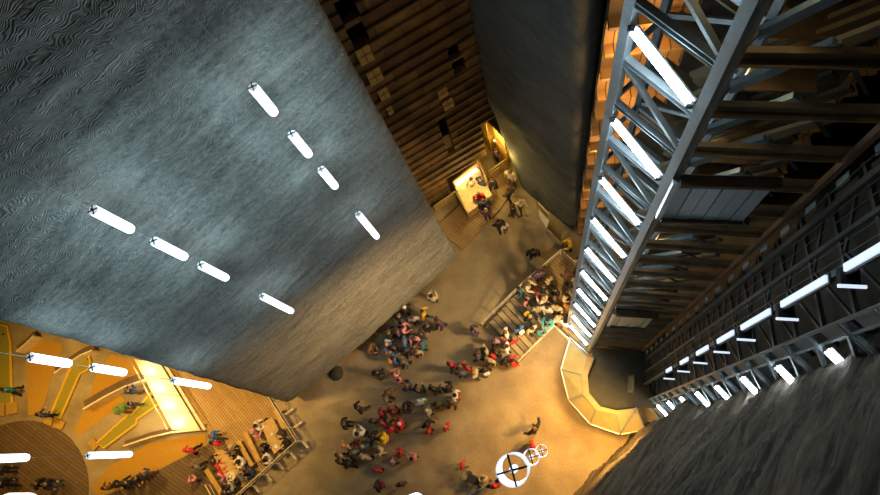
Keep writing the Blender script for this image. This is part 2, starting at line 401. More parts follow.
# inner back wall B-C: timber beams and slanted stair stringers behind them
yb = B_.y + .1
for i, z in enumerate(LV):
    a, b = Vector((B_.x + .1, yb + .05, z + .05)), Vector((C_.x + .15, C_.y + .15, z + .05))
    bm = bmesh.new(); bar(bm, a, b, .1, .16); bar(bm, a + Vector((0, -.05, -.1)), b + Vector((0, -.05, -.1)), .2, .035); tpart('beam', bm, BEAM)
    mid = (a + b) / 2
    bm = bmesh.new(); bar(bm, mid + Vector((0, .25, -.12)), a + Vector((.35, .35, -1.5)), .1, .16); tpart('chevron_brace', bm, plain('blue grey steel', (.22, .32, .4), .4, .4), None)
    bm = bmesh.new(); bar(bm, mid + Vector((.03, .25, -.12)), b + Vector((-.35, .35, -1.5)), .05, .06); tpart('chevron_tie', bm, STEELD)
    if i % 2 == 0:
        for k, (dy, w) in enumerate(((.55, .24), (1.0, .2), (1.5, .28))):
            bm = bmesh.new(); bar(bm, a + Vector((-.1 + k * .1, dy, -2.2)), b + Vector((-.2 + k * .1, dy, .3)), .08, w); tpart('stair_stringer', bm, plain('stringer wood', (.3, .24, .15), .7, 0, .2, 3))
    else:
        for k, (dy, w) in enumerate(((.75, .2), (1.3, .24))):
            bm = bmesh.new(); bar(bm, a + Vector((0, dy, -.6)), b + Vector((-.3, dy, 1.6)), .08, w); tpart('stair_stringer', bm, BEAM)
    bm = bmesh.new(); bar(bm, a + Vector((.3, 1.1, -.65)), b + Vector((-.8, 1.1, -.65)), .9, .06); tpart('stair_landing', bm, TIMD)
bm = bmesh.new(); bar(bm, Vector((B_.x + .2, yb + 2.3, 17)), Vector((C_.x + .8, yb + 2.3, 17)), .08, 34); tpart('back_lining', bm, TIMD)
# corrugated cladding panels
def panel(z0, z1, x0, x1, lab):
    t = thing('cladding_panel', (0, 0, 0), lab, 'panel')
    t.location = ((x0 + x1) / 2, yb - .26, z0)
    n = 6; w = (x1 - x0) / n
    bm = bmesh.new()
    for k in range(n):
        box(bm, (-(x1 - x0) / 2 + (k + .5) * w, -.01 - .012 * (k % 2), (z1 - z0) / 2), (w * .94, .05, z1 - z0))
    box(bm, (0, .03, (z1 - z0) / 2), (x1 - x0, .04, z1 - z0)); obj('sheet', bm, SHEET, t)
    bm = bmesh.new(); box(bm, (-(x1 - x0) / 2 - .06, .1, (z1 - z0) / 2), (.1, .35, z1 - z0)); obj('side_sheet', bm, plain('bright sheet', (.6, .66, .7), .35, .4), t)
    bm = bmesh.new(); box(bm, (.05, -.03, z1 - z0 + .05), (x1 - x0 + .1, .22, .1)); obj('header', bm, TIMD, t)
    bm = bmesh.new(); box(bm, (.0, -.03, -.05), (x1 - x0, .18, .08)); obj('sill', bm, TIMD, t)
bx = Vector((B_.x + .3, yb - .26, 0))
nB = Vector((0, 1, 0))
def onB(px, py): return onplane(px, py, bx, nB)
p0, p1 = onB(672, 181), onB(745, 219); panel(p1.z, p0.z, onB(667, 205).x, onB(760, 200).x, 'large blue grey corrugated panel high on the tower back wall')
p0, p1 = onB(618, 313), onB(612, 325); panel(p1.z, p0.z, onB(613, 319).x, onB(652, 319).x, 'small pale corrugated panel low on the tower back wall')
# side wall C-S with guide rails and cables
side = plain('side wall sheet', (.07, .065, .055), .7, .1, .25, 2)
bm = bmesh.new(); bar(bm, Z(C_ + Vector((.55, .1, 0)), 17), Z(D_ + Vector((.55, .2, 0)), 17), .06, 34); tpart('side_lining', bm, side)
bm = bmesh.new(); bar(bm, Z(C_, 0), Z(C_, TOPZ), .1, .12); tpart('corner_post', bm, plain('rust brown steel', (.2, .12, .07), .6, .2))
def lerp(a, b, t): return a + (b - a) * t
for k in range(7):
    p = lerp(C_, S_, .12 + k * .125) + Vector((.12 - .02 * (k % 2), 0, 0))
    bm = bmesh.new(); tube(bm, [Z(p, .5), Z(p, TOPZ)], .008, 6); tpart('hoist_cable', bm, STEELD)
for t_, w in ((.25, .09), (.62, .07), (.97, .12)):
    p = lerp(C_, S_, t_) + Vector((.2, 0, 0))
    bm = bmesh.new(); bar(bm, Z(p, 0), Z(p, TOPZ), w, w); tpart('guide_rail', bm, STEELD)
for i, z in enumerate(LV):
    a, b = C_ + Vector((.3, 0, 0)), D_ + Vector((.3, .1, 0))
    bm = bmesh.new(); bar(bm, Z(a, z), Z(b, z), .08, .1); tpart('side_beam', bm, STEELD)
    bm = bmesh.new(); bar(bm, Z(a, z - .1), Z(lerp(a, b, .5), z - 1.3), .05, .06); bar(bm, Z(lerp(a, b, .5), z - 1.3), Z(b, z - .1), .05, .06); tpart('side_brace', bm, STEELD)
    # bright clips where the corner post meets each level
    bm = bmesh.new(); box(bm, (C_.x + .14, C_.y - .14, z - .45), (.03, .16, .5)); tpart('edge_plate', bm, SHEET)
# right wing D-E
dDE = (E_ - D_).normalized(); E2 = D_ + dDE * 1.25
nDE = Vector((dDE.y, -dDE.x, 0))
if nDE.dot(-D_) < 0: nDE = -nDE
for p, w in ((D_, .06), (D_ + dDE * .27, .05), (E2, .14)):
    bm = bmesh.new(); bar(bm, Z(p, 0), Z(p, TOPZ), w, w, nDE); tpart('post', bm, STEEL)
for i, z in enumerate(LV):
    bm = bmesh.new(); ibeam(bm, Z(D_, z), Z(E2, z), .1, .12); tpart('crossbar', bm, STEEL)
    bm = bmesh.new(); bar(bm, Z(D_, z - .95) + dDE * .13 - nDE * .04, Z(D_, z - .12) + dDE * .13 - nDE * .04, .24, .02, nDE); tpart('ladder_plate', bm, STEEL)
    if z > 2: 
        bm = bmesh.new(); bar(bm, Z(D_, z - .1) + dDE * .25, Z(E2, z - 1.25), .06, .09, nDE); tpart('brace', bm, STEEL)
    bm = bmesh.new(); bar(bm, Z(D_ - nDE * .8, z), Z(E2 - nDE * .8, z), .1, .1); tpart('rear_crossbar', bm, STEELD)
bm = bmesh.new(); bar(bm, Z(lerp(D_, E2, .5) - nDE * 1.0, 17), Z(lerp(D_, E2, .5) - nDE * .96, 17), 1.4, 34); tpart('wing_lining', bm, plain('grey lining', (.25, .28, .28), .6, .2))
# tube lights
def tubelight(a, b, nrm, lab, grp, f=1.0):
    a, b = Vector(a), Vector(b)
    t = thing('tube_light', b, lab, 'light fixture', grp)
    bm = bmesh.new(); bar(bm, a - b - nrm * .06, Vector() - nrm * .06, .24 * f, .03, nrm); obj('reflector', bm, WHITE, t)
    bm = bmesh.new(); tube(bm, [a - b, Vector()], .05 * f, 10); obj('tube', bm, TUBE, t)
    for p in (a - b, Vector()):
        bm = bmesh.new(); box(bm, p, (.1, .1, .1)); obj('end_cap', bm, STEELD, t)
zt = [zb_ + .9 - 2.746 * k for k in range(11)]
zt = [z for z in zt if z > 1.5]
for k, z in enumerate(zt):
    off = nAB * .1
    tubelight(Z(A_, z) + dAB * .13 + off, Z(B_, z - .62) - dAB * .17 + off, nAB, f'slanting white tube light in the left lattice of the tower, {ORD[k]}', 'tube lights of the left lattice')
    if k % 1 == 0:
        l = bpy.data.lights.new('tube glow', 'POINT'); l.energy = 28; l.color = (.7, .9, 1); l.shadow_soft_size = .25
        lo = bpy.data.objects.new('tube_glow', l); C.objects.link(lo); lo.location = Z(lerp(A_, B_, .5), z - .3) + nAB * .3
for k, z in enumerate(zt[0:]):
    off = nDE * .08
    z -= 2.0
    if z < 1.2: continue
    tubelight(Z(D_, z) + dDE * .36 + off, Z(D_, z - .12) + dDE * 1.12 + off, nDE, f'slanting white tube light in the right lattice by the dark rock, {ORD[k]}', 'tube lights of the right lattice', 1.25)
    l = bpy.data.lights.new('tube glow', 'POINT'); l.energy = 6; l.color = (.8, .93, 1); l.shadow_soft_size = .2
    lo = bpy.data.objects.new('tube_glow', l); C.objects.link(lo); lo.location = Z(lerp(D_, E2, .6), z - .35) + nDE * .25
# strip lights along the side wall
sp = S_ + Vector((.1, 0, 0))
zz = [(27.2, 25.2), (24.6, 22.3), (21.7, 19.5), (18.9, 17.2), (16.2, 14.6), (13.4, 12.0), (10.4, 9.2)]
for k, (za, zb) in enumerate(zz):
    t = thing('strip_light', Z(sp, zb), f'long vertical white strip light on the tower side wall, {ORD[k]}', 'light fixture', 'strip lights of the tower side wall')
    bm = bmesh.new(); box(bm, (.05, 0, (za - zb) / 2), (.06, .2, za - zb)); obj('housing', bm, STEELD, t)
    bm = bmesh.new(); box(bm, (0, 0, (za - zb) / 2), (.05, .13, za - zb - .1), 0, .01); obj('diffuser', bm, STRIP, t)
    bm = bmesh.new(); box(bm, (.1, -.12, -.08), (.3, .3, .14)); obj('junction_box', bm, DARK, t)
    bm = bmesh.new(); box(bm, (.12, -.28, -.03), (.42, .05, .05)); obj('side_strip', bm, STRIP, t)
# ring canopy
z_o, z_i = 2.3, 2.95
outer = [un(x, y, z_o) for x, y in ((570, 338), (561, 369.5), (568.5, 400), (590, 424), (620, 434.5), (645, 430))]
inner = [un(x, y, z_i) for x, y in ((587, 357), (581.5, 374.6), (583, 395), (596, 410.5), (616.6, 414.5), (638, 413))]
inn2 = [un(x, y, z_i) for x, y in ((594, 358), (587.5, 375.5), (589, 393), (600, 406.5), (616.5, 410.5), (637, 408))]
rc = thing('ring_canopy', (2.9, 3.0, 0), 'faceted brass ring canopy curving around the foot of the tower', 'canopy')
def rpart(name, bm, mat):
    for v in bm.verts: v.co -= rc.location
    return obj(name, bm, mat, rc)
for k in range(5):
    bm = bmesh.new()
    q = [outer[k], outer[k + 1], inner[k + 1], inner[k]]
    v0 = [bm.verts.new(p) for p in q]; v1 = [bm.verts.new(p - Vector((0, 0, .05))) for p in q]
    bm.faces.new(v0); bm.faces.new(v1[::-1])
    for i in range(4): bm.faces.new((v0[i], v0[(i + 1) % 4], v1[(i + 1) % 4], v1[i]))
    rpart('panel', bm, GOLD)
    bm = bmesh.new(); q = [inner[k], inner[k + 1], inn2[k + 1], inn2[k]]
    v0 = [bm.verts.new(p + Vector((0, 0, .12))) for p in q]; v1 = [bm.verts.new(p - Vector((0, 0, .3))) for p in q]
    bm.faces.new(v0); bm.faces.new(v1[::-1])
    for i in range(4): bm.faces.new((v0[i], v0[(i + 1) % 4], v1[(i + 1) % 4], v1[i]))
    rpart('rim', bm, plain('dull brass', (.22, .18, .085), .55, .3))
    bm = bmesh.new(); a, b = inn2[k].copy(), inn2[k + 1].copy()
    bar(bm, Vector((a.x, a.y, 1.32)), Vector((b.x, b.y, 1.32)), .06, 2.64); rpart('drum_wall', bm, STEELD)
    bm = bmesh.new(); tube(bm, [outer[k], outer[k + 1]], .035, 6); rpart('edge_rail', bm, STEEL)
for k in range(6):
    bm = bmesh.new(); bar(bm, outer[k] + Vector((0, 0, .04)), inner[k] + Vector((0, 0, .04)), .06, .05); rpart('rib', bm, STEEL)
    bm = bmesh.new(); p = lerp(outer[k], inner[k], .3); bar(bm, Vector((p.x, p.y, 0)), Vector((p.x, p.y, lerp(z_o, z_i, .3) - .05)), .06, .06); rpart('support_post', bm, STEELD)
for a, b in ((outer[4], un(636, 408, 4.5)), (outer[0], un(589, 355, 3.4))):
    bm = bmesh.new(); tube(bm, [a, b], .04, 6); rpart('stay_rod', bm, STEEL)
bm = bmesh.new(); prism(bm, [*inn2, E_ + Vector((.1, .1, 0)), Vector((C_.x + .2, S_.y, 0)), Vector((C_.x + .1, C_.y, 0)), Vector((B_.x, B_.y - .1, 0))], 2.45, 2.6); rpart('roof', bm, plain('dark roof felt', (.035, .036, .03), .8, 0, .3, 1.5))
lb = thing('vent_box', un(630.5, 384, 2.6), 'narrow upright khaki box on the dark roof inside the brass ring', 'box')
bm = bmesh.new(); box(bm, (0, 0, .5), (.14, .7, 1.0), 0, .03); obj('case', bm, plain('khaki paint', (.22, .19, .1), .6), lb)
bm = bmesh.new(); box(bm, (0, 0, .03), (.26, .82, .06)); obj('base', bm, STEELD, lb)

# ------------------------------------------------------------------ hanging lamps
def pendant(P, zt_, zb_, lab, grp, r=.118, spokes=True):
    t = thing('pendant_lamp', (P.x, P.y, zb_), lab, 'lamp', grp)
    h = zt_ - zb_
    bm = bmesh.new(); lathe(bm, [(r * .55, 0), (r * .9, .04), (r, .12), (r, h - .04), (r * .97, h - .02)], 18); g_ = obj('glass_cylinder', bm, LAMP, t, True)
    bm = bmesh.new(); lathe(bm, [(r * .9, h - .02), (r * .9, h)], 18); obj('top_cap', bm, emis('lamp top', (.75, .84, .95), .75), t)
    bm = bmesh.new()
    for k in range(2):
        a = .5 + k * PI / 2; d = Vector((math.cos(a), math.sin(a), 0)) * r
        bar(bm, -d + Vector((0, 0, h + .015)), d + Vector((0, 0, h + .015)), .026, .02)
    obj('cross_bracket', bm, DARK, t)
    bm = bmesh.new(); lathe(bm, [(.02, h), (.02, h + .08)], 8); obj('hub', bm, DARK, t)
    return t
def chain(foot, pairs, labs, grp, cablelab):
    tops = []
    for (zt_, zb_), lab in zip(pairs, labs):
        pendant(foot, zt_, zb_, lab, grp)
    l = bpy.data.lights
    for zt_, zb_ in pairs:
        L_ = l.new('lamp glow', 'POINT'); L_.energy = LAMPW; L_.color = (.58, .88, 1.0); L_.shadow_soft_size = .3
        lo = bpy.data.objects.new('lamp_glow', L_); C.objects.link(lo); lo.location = (foot.x + nL.x * .5, foot.y + nL.y * .5, (zt_ + zb_) / 2)
        if zt_ < 17: L_.energy *= .55
    bm = bmesh.new()
    tube(bm, [(0, 0, pairs[-1][0] + .05), (0, 0, 36)], .006, 5)
    o = obj('lamp_cable', bm, plain('steel wire', (.3, .3, .3), .5, .5)); o.location = (foot.x, foot.y, 0); tag(o, cablelab, 'cable')
LAMPW = 76
G = 'cylinder lamps hanging in strings by the rock wall'
chain(Vector((-6.71, 6.91, 0)), [(24.4, 23.2), (22.13, 20.85), (19.88, 18.55), (16.04, 13.45)],
      [f'white cylinder lamp, {w} of the upper right string before the grey rock wall' for w in ('highest', 'second', 'third', 'lowest')], G, 'thin wire carrying the upper right string of four lamps')
chain(Vector((-9.79, 3.87, 0)), [(24.5, 23.15), (22.27, 20.8), (20.0, 18.45), (15.9, 13.2)],
      [f'white cylinder lamp, {w} of the middle string before the grey rock wall' for w in ('highest', 'second', 'third', 'lowest')], G, 'thin wire carrying the middle string of four lamps')
chain(Vector((-12.87, .84, 0)), [(21.72, 20.3), (19.4, 17.9), (15.23, 12.7)],
      [f'white cylinder lamp, {w} of the string hanging over the mini golf' for w in ('highest', 'second', 'lowest')], G, 'thin wire carrying the string of three lamps over the golf')
chain(Vector((-15.72, -1.94, 0)), [(19.3, 17.6), (14.89, 12.45)],
      ['white cylinder lamp cut by the left photo edge, over the round brown floor', 'white cylinder lamp hanging between the round floor and the tables'], G, 'thin wire carrying the string of two lamps over the round floor')
bm = bmesh.new()
# lamps seen almost from above: three stacked open rings
rings = []
for (px, py, z, r, lab) in ((512, 470.4, 29.2, .165, 'nearest and largest of the three stacked open drum lamps'), (531, 457.5, 24.2, .145, 'middle one of the three stacked open drum lamps'), (541.5, 451, 20.6, .145, 'farthest and smallest of the three stacked open drum lamps')):
    P = un(px, py, z); rings.append(P)
    t = thing('drum_lamp', (P.x, P.y, z - .8), lab + ' over the sandy floor', 'lamp', 'open drum lamps stacked on one wire')
    bm = bmesh.new(); seg = 28
    for ra, rb, zz_ in ((r, r * .92, 0),):
        o1 = [(r * math.cos(k * 2 * PI / seg), r * math.sin(k * 2 * PI / seg)) for k in range(seg)]
        i1 = [(rb * math.cos(k * 2 * PI / seg), rb * math.sin(k * 2 * PI / seg)) for k in range(seg)]
        A1 = [bm.verts.new((*p, .8)) for p in o1]; B1 = [bm.verts.new((*p, .8)) for p in i1]; A0 = [bm.verts.new((*p, .0)) for p in o1]; B0 = [bm.verts.new((*p, .0)) for p in i1]
        for k in range(seg):
            j = (k + 1) % seg
            bm.faces.new((A1[k], A1[j], B1[j], B1[k])); bm.faces.new((A0[k], B0[k], B0[j], A0[j])); bm.faces.new((A0[k], A0[j], A1[j], A1[k])); bm.faces.new((B0[k], B1[k], B1[j], B0[j]))
    obj('drum', bm, emis('drum lamp glass', (.8, .9, 1), .95), t)
    bm = bmesh.new()
    for k in range(2):
        a = .35 + k * PI / 2; d = Vector((math.cos(a), math.sin(a), 0)) * r * .97
        bar(bm, -d + Vector((0, 0, .8)), d + Vector((0, 0, .8)), .02, .025)
    obj('cross_bracket', bm, DARK, t)
    bm = bmesh.new(); lathe(bm, [(.035, .1), (.04, .2), (.04, .6), (.02, .78)], 10); obj('socket', bm, WHITE, t)
bm = bmesh.new(); tube(bm, [rings[2], rings[1], rings[0], un(466, 497, 32.0)], .0035, 6)
for p in (un(497, 481, 30.0), un(488, 486, 30.5)): box(bm, p, (.03, .03, .04))
tag(obj('lamp_cable', bm, plain('pale wire', (.6, .6, .62), .5)), 'pale wire with connectors carrying the three drum lamps', 'cable')
P = un(418, 500, 25.3); pendant(P, 26.6, 25.3, 'white lamp end just entering at the bottom edge of the photo', G, .12)
P = un(-4, 518, 24); t = thing('pendant_lamp', (P.x, P.y, 23.2), 'cream lamp disc at the bottom left corner of the photo', 'lamp')
bm = bmesh.new(); lathe(bm, [(.3, 0), (.42, .05), (.45, .5), (.4, .62), (.1, .66)], 24); obj('shade', bm, emis('cream lamp shade', (1, .9, .75), 1.1), t, True)
bm = bmesh.new(); lathe(bm, [(.05, .66), (.05, .8)], 10); obj('hub', bm, DARK, t)
# ------------------------------------------------------------------ warm lights of the hall
def plight(loc, e, col=(1, .62, .22), r=.2):
    l = bpy.data.lights.new('warm lamp or fill', 'POINT'); l.energy = e; l.color = col; l.shadow_soft_size = r
    o = bpy.data.objects.new('warm_lamp_or_fill', l); C.objects.link(o); o.location = loc; return o
def spot(loc, to, e, ang, col=(1, .62, .22), blend=.6, r=.2):
    l = bpy.data.lights.new('flood or fill', 'SPOT'); l.energy = e; l.color = col; l.spot_size = math.radians(ang); l.spot_blend = blend; l.shadow_soft_size = r
    o = bpy.data.objects.new('flood_or_fill', l); C.objects.link(o); o.location = loc
    o.rotation_euler = (Vector(to) - Vector(loc)).to_track_quat('-Z', 'Y').to_euler(); return o
WARMC = (1, .5, .09)
for k in range(5):                                             # lamps under the ring canopy
    p = lerp(lerp(outer[k], outer[k + 1], .5), lerp(inner[k], inner[k + 1], .5), -.1)
    plight((p.x, p.y, 2.05), 70 if k < 4 else 20, WARMC, .15)
for px, py in ((578, 372), (598, 402), (622, 411)):            # unseen lights added to brighten its brass panels
    plight(un(px, py, 4.2), 15, (1, .82, .42), .1)
spot(un(575, 348, 6.5), un(515, 420), 1800, 120, (1, .58, .16), 1, .4)      # flood lamps on the tower's foot
spot(un(566, 338, 7), un(490, 270), 1700, 115, (1, .66, .27), 1, .4)
spot(un(625, 425, 7.0), un(575, 460), 3200, 100, WARMC, .8, .4)
plight(un(476, 186, 2.4), 120, (1, .7, .25), .15)
plight(un(505, 160, 3.4), 80, (1, .64, .17), .15)
plight(un(493, 143, 3.6), 110, (1, .62, .12), .15)
for px, py, z, e in ((600, 205, 6, 110), (602, 160, 12, 110), (612, 100, 17, 110), (622, 60, 22, 110), (640, 120, 20, 80), (660, 40, 25, 70)):
    q_ = onplane(px, py, TW0 + nT * .8, nT); plight(q_, e * .65, (1, .55, .18), .2)
for zz_ in (8, 13, 17.5, 21.5):                                  # unseen lights added to tint the rock corner orange
    plight((3.2, 10.9, zz_), 42, (1, .6, .22), .2)
for zz_ in (29.5, 27, 24.2, 21.5, 18.7, 15):                    # unseen lights added behind the beams to warm them
    plight((B_.x + .75, yb + .55, zz_), 18, (1, .72, .35), .15)
for px, py, e in ((60, 375, 2100), (130, 395, 1900), (245, 400, 2600), (185, 460, 700), (30, 465, 500)):
    g = un(px, py); spot((g.x, g.y - .8, 9), (g.x, g.y - .8, 0), e, 105, (1, .58, .14), .9, .5)
for a_, b_, e in ((un(560, 380, 9), un(400, 285, 6), 3900), (un(560, 400, 9), un(320, 355, 6), 4600)):
    spot(a_, b_, e, 75, (1, .6, .26), 1, .5)                     # floods added to throw warm light on the grey rock foot

# ------------------------------------------------------------------ corridor kiosk
KA = math.atan2(dF.y, dF.x)
k0 = un(468, 190, 0)
YEL = plain('yellow lit panel', (.75, .45, .05), .6, 0, .1); WOODY = plain('honey wood', (.55, .36, .14), .6, 0, .2, 4)
t = thing('ticket_kiosk', k0, 'lit wooden kiosk with a pale glowing counter in the corridor corner', 'kiosk', None, KA)
def kp(px, py, z=0): return local(t, un(px, py, z))
p = [kp(*c_, .96) for c_ in ((455, 187), (479, 168), (492, 195), (468, 213))]
p = [Vector((v.x, v.y, 0)) for v in p]
bm = bmesh.new(); prism(bm, p, 0, .9); obj('counter', bm, WOODY, t)
bm = bmesh.new(); prism(bm, [q * 1.0 for q in p], .9, .96); obj('counter_top', bm, plain('honey counter top', (.8, .6, .3), .5), t)
bm = bmesh.new(); bar(bm, p[0] + Vector((0, .1, .8)), p[1] + Vector((0, .1, .8)), .08, 1.6); obj('back_panel', bm, WOODY, t)
bm = bmesh.new(); bar(bm, kp(456, 185, 1.3), kp(477, 169, 1.3), .16, .1); obj('light_strip', bm, WARM, t, )
bm = bmesh.new(); bar(bm, p[1] + Vector((.1, 0, 1.1)), p[2] + Vector((.1, .6, 1.1)), .05, 2.0); obj('side_panel', bm, plain('brown glass panel', (.35, .22, .08), .4), t)
for q in (p[1], lerp(p[1], p[2], .6)):
    bm = bmesh.new(); bar(bm, q, q + Vector((0, 0, 2.3)), .08, .08); obj('corner_post', bm, WOODY, t)
def slabthing(name, pts, z, h, mat, lab, cat, group=None, part=None, rz=0.0):
    poly = pxpoly(pts, z + h); c = cen(poly, z)
    t = thing(name, c, lab, cat, group, rz)
    bm = bmesh.new(); prism(bm, rel(t, poly), 0, h); obj(part or 'slab', bm, mat, t); return t, rel(t, poly)
for pts, lab in (([(482, 129), (487, 122), (496, 131), (489, 139)], 'upper yellow lit cabinet against the slate rock foot'), ([(495.5, 141), (500.6, 135), (511, 145.5), (506, 153)], 'lower yellow lit cabinet against the slate rock foot')):  # lit awning surfaces built as boxes, the yellow light put into their colour
    t, q = slabthing('awning', pts, 0, 2.1, YEL, lab, 'awning', 'yellow cabinets in the corridor', 'body')
    bm = bmesh.new(); c_ = sum(q, Vector()) / 4; prism(bm, [c_ + (v - c_) * 1.08 for v in q], 2.1, 2.16); obj('top', bm, plain('yellow lit top', (.8, .52, .08), .6), t)
    bm = bmesh.new(); m_ = (q[0] + q[3]) / 2; bar(bm, q[0] + Vector((0, 0, 1.05)), q[3] + Vector((0, 0, 1.05)), .06, 1.7); obj('front_board', bm, WOODY, t)
a, b = un(494, 141, 2.4), un(501.5, 134, 2.4)
t = thing('strip_light', (a + b) / 2, 'short white strip light between the two yellow cabinets', 'light fixture')
bm = bmesh.new(); bar(bm, a - t.location, b - t.location, .12, .06); obj('diffuser', bm, WARM, t)
bm = bmesh.new(); bar(bm, a - t.location + Vector((0, 0, .05)), b - t.location + Vector((0, 0, .05)), .16, .04); obj('housing', bm, WHITE, t)
bm = bmesh.new(); bar(bm, Vector((0, 0, -2.4)), Vector((0, 0, .05)), .05, .05); obj('pole', bm, STEELD, t)
dk, q = slabthing('corridor_deck', [(437, 226), (470, 196), (492, 168), (508, 156), (515, 188), (499, 210), (462, 250)], 0, .12, DECKC, 'boarded corridor deck in front of the glowing kiosk', 'deck', None, 'boards')
def railing(pts, z, lab, hgt=1.0, mat=None, posts=1.2, rails=(1.0, .55), thick=.035, brackets=0, infill=None, ends=None):
    """handrail along the pixels of its top rail (pts at height z + hgt)"""
    mat = mat or STEEL
    P = [un(x, y, (zz if (zz := (ends[i] if ends else z)) is not None else z) + hgt) for i, (x, y) in enumerate(pts)]
    t = thing('railing', Vector((P[0].x, P[0].y, P[0].z - hgt)), lab, 'railing')
    L0 = t.location.copy()
    for f in rails:
        bm = bmesh.new(); tube(bm, [p - L0 - Vector((0, 0, hgt * (1 - f))) for p in P], thick if f == 1 else thick * .6, 6); obj('top_rail' if f == 1 else 'mid_rail', bm, mat, t)
    for a, b in zip(P, P[1:]):
        n = max(1, round((b - a).length / posts))
        for i in range(n + (b is P[-1])):
            p = lerp(a, b, i / n) - L0
            bm = bmesh.new(); bar(bm, p - Vector((0, 0, hgt)), p, .05, .05); po = obj('post', bm, mat, t)
            if brackets:
                d = (b - a).normalized(); o_ = Vector((d.y, -d.x, 0)) * brackets
                bm = bmesh.new(); bar(bm, p - Vector((0, 0, hgt)) , p + o_ - Vector((0, 0, hgt + .1)), .12, .1); obj('bracket', bm, mat, po)
        if infill:
            bm = bmesh.new(); bar(bm, a - L0 - Vector((0, 0, hgt * .5)), b - L0 - Vector((0, 0, hgt * .5)), .03, hgt * .8); obj('panel', bm, infill, t)
    return t
railing([(489, 171), (513, 154)], .12, 'pale railing beside the kiosk in the corridor', 1.0, plain('pale yellow rail', (.8, .65, .35), .5), .9)
railing([(434, 206), (455, 191), (467, 212)], .12, 'olive panelled railing between the kiosk and the grey rock edge', 1.1, plain('olive rail', (.4, .3, .13), .6), .9, infill=plain('olive board', (.3, .22, .09), .7))
railing([(547, 229), (561, 243)], 0, 'grey panelled barrier along the foot of the slate rock', 1.0, plain('dull rail', (.35, .32, .25), .6), .8, infill=plain('dull grey board', (.3, .28, .22), .7))
t, q = slabthing('barrier_board', [(538, 208), (549, 220), (547, 229), (539, 216)], 0, .9, plain('pale board', (.62, .58, .48), .7), 'pale tilted board leaning at the slate rock tip', 'board', None, 'sheet')
bm = bmesh.new(); bar(bm, q[0] + Vector((0, 0, .94)), q[1] + Vector((0, 0, .94)), .06, .06); obj('edge_strip', bm, CREAM, t)
t, q = slabthing('crate', [(529.5, 262), (537, 254.6), (546, 261.5), (538, 268.5)], 0, .7, plain('pale plywood', (.5, .4, .22), .7, 0, .1), 'pale square plywood crate beside the stair platform railing', 'crate', None, 'body')
bm = bmesh.new(); c_ = sum(q, Vector()) / 4; prism(bm, [c_ + (v - c_) * 1.05 for v in q], .7, .74); obj('lid', bm, plain('pale plywood lid', (.55, .45, .25), .7, 0, .1), t)
t, q = slabthing('dark_mound', [(330, 368), (338, 366), (343, 371), (342, 378), (334, 381), (329, 376)], 0, .05, plain('dark mound', (.05, .05, .035), .8, 0, .3, 3), 'dark rounded low boulder lying near the grey rock wall', 'mound', None, 'foot')  # dark spot on the floor, built as a low dome
bm = bmesh.new(); bmesh.ops.create_icosphere(bm, subdivisions=3, radius=.42)
for v in bm.verts: v.co = Vector((v.co.x, v.co.y, max(0, v.co.z) * .6)) * (1 + .25 * noise.noise(v.co * 2.5))
obj('dome', bm, MATS['dark mound'], t, True)

# ------------------------------------------------------------------ stair and platform by the tower
HP = 1.3
stt = thing('platform_stair', un(510, 330, 0), 'weathered board stair climbing to the platform at the tower', 'stair', None)
s0, s1 = un(485, 327, 0), un(518, 363, 0)                     # foot of the stair
e0, e1 = un(523, 287, HP), un(556, 322, HP)                   # head of the stair
e0.z = e1.z = 0
NS = 9
for k in range(NS):
    a0, a1 = lerp(s0, e0, k / NS), lerp(s1, e1, k / NS); b0, b1 = lerp(s0, e0, (k + 1) / NS), lerp(s1, e1, (k + 1) / NS)
    z = HP * (k + 1) / NS
    bm = bmesh.new(); prism(bm, rel(stt, [a0, a1, lerp(a1, b1, .86), lerp(a0, b0, .86)]), z - .06, z); obj('tread', bm, plain('pale tread board', (.42, .35, .22), .7, 0, .25, 2) if k % 2 else plain('darker tread board', (.3, .24, .15), .7, 0, .25, 2), stt)  # pale and darker boards alternate step by step
    bm = bmesh.new(); m0, m1 = lerp(a0, b0, .93), lerp(a1, b1, .93); a_, b_ = local(stt, m0), local(stt, m1); bar(bm, a_ + Vector((0, 0, z - .09)), b_ + Vector((0, 0, z - .09)), .06, .14); obj('riser', bm, TIMD, stt)
for a, b in ((s0, e0), (s1, e1)):
    bm = bmesh.new(); bar(bm, local(stt, a), local(stt, b) + Vector((0, 0, HP - .1)), .08, .25); obj('stringer', bm, TIMD, stt)
pf, q = slabthing('stair_platform', [(523, 287), (561, 254), (585, 275), (580, 345), (569, 336), (556, 322)], HP - .12, .12, plankmat('platform boards', (.36, .25, .12), (.45, .32, .16), .18, math.radians(38)), 'boarded platform between the stair and the tower lattice', 'platform', None, 'boards')
for i, v in enumerate(q):
    bm = bmesh.new(); w = v * .93; bar(bm, w - Vector((0, 0, HP - .12)), w, .14, .14); obj('support_post', bm, TIMD, pf)
RL = plain('cream rail', (.75, .66, .48), .5)
railing([(481, 323), (520, 285), (561, 249.5), (576, 263)], 0, 'cream railing on the rock side of the stair and platform', 1.0, RL, 1.1, ends=[0, HP, HP, HP])
railing([(518, 361), (554, 325), (568, 338)], 0, 'cream railing on the open floor side of the stair', 1.0, RL, 1.1, ends=[0, HP, HP])

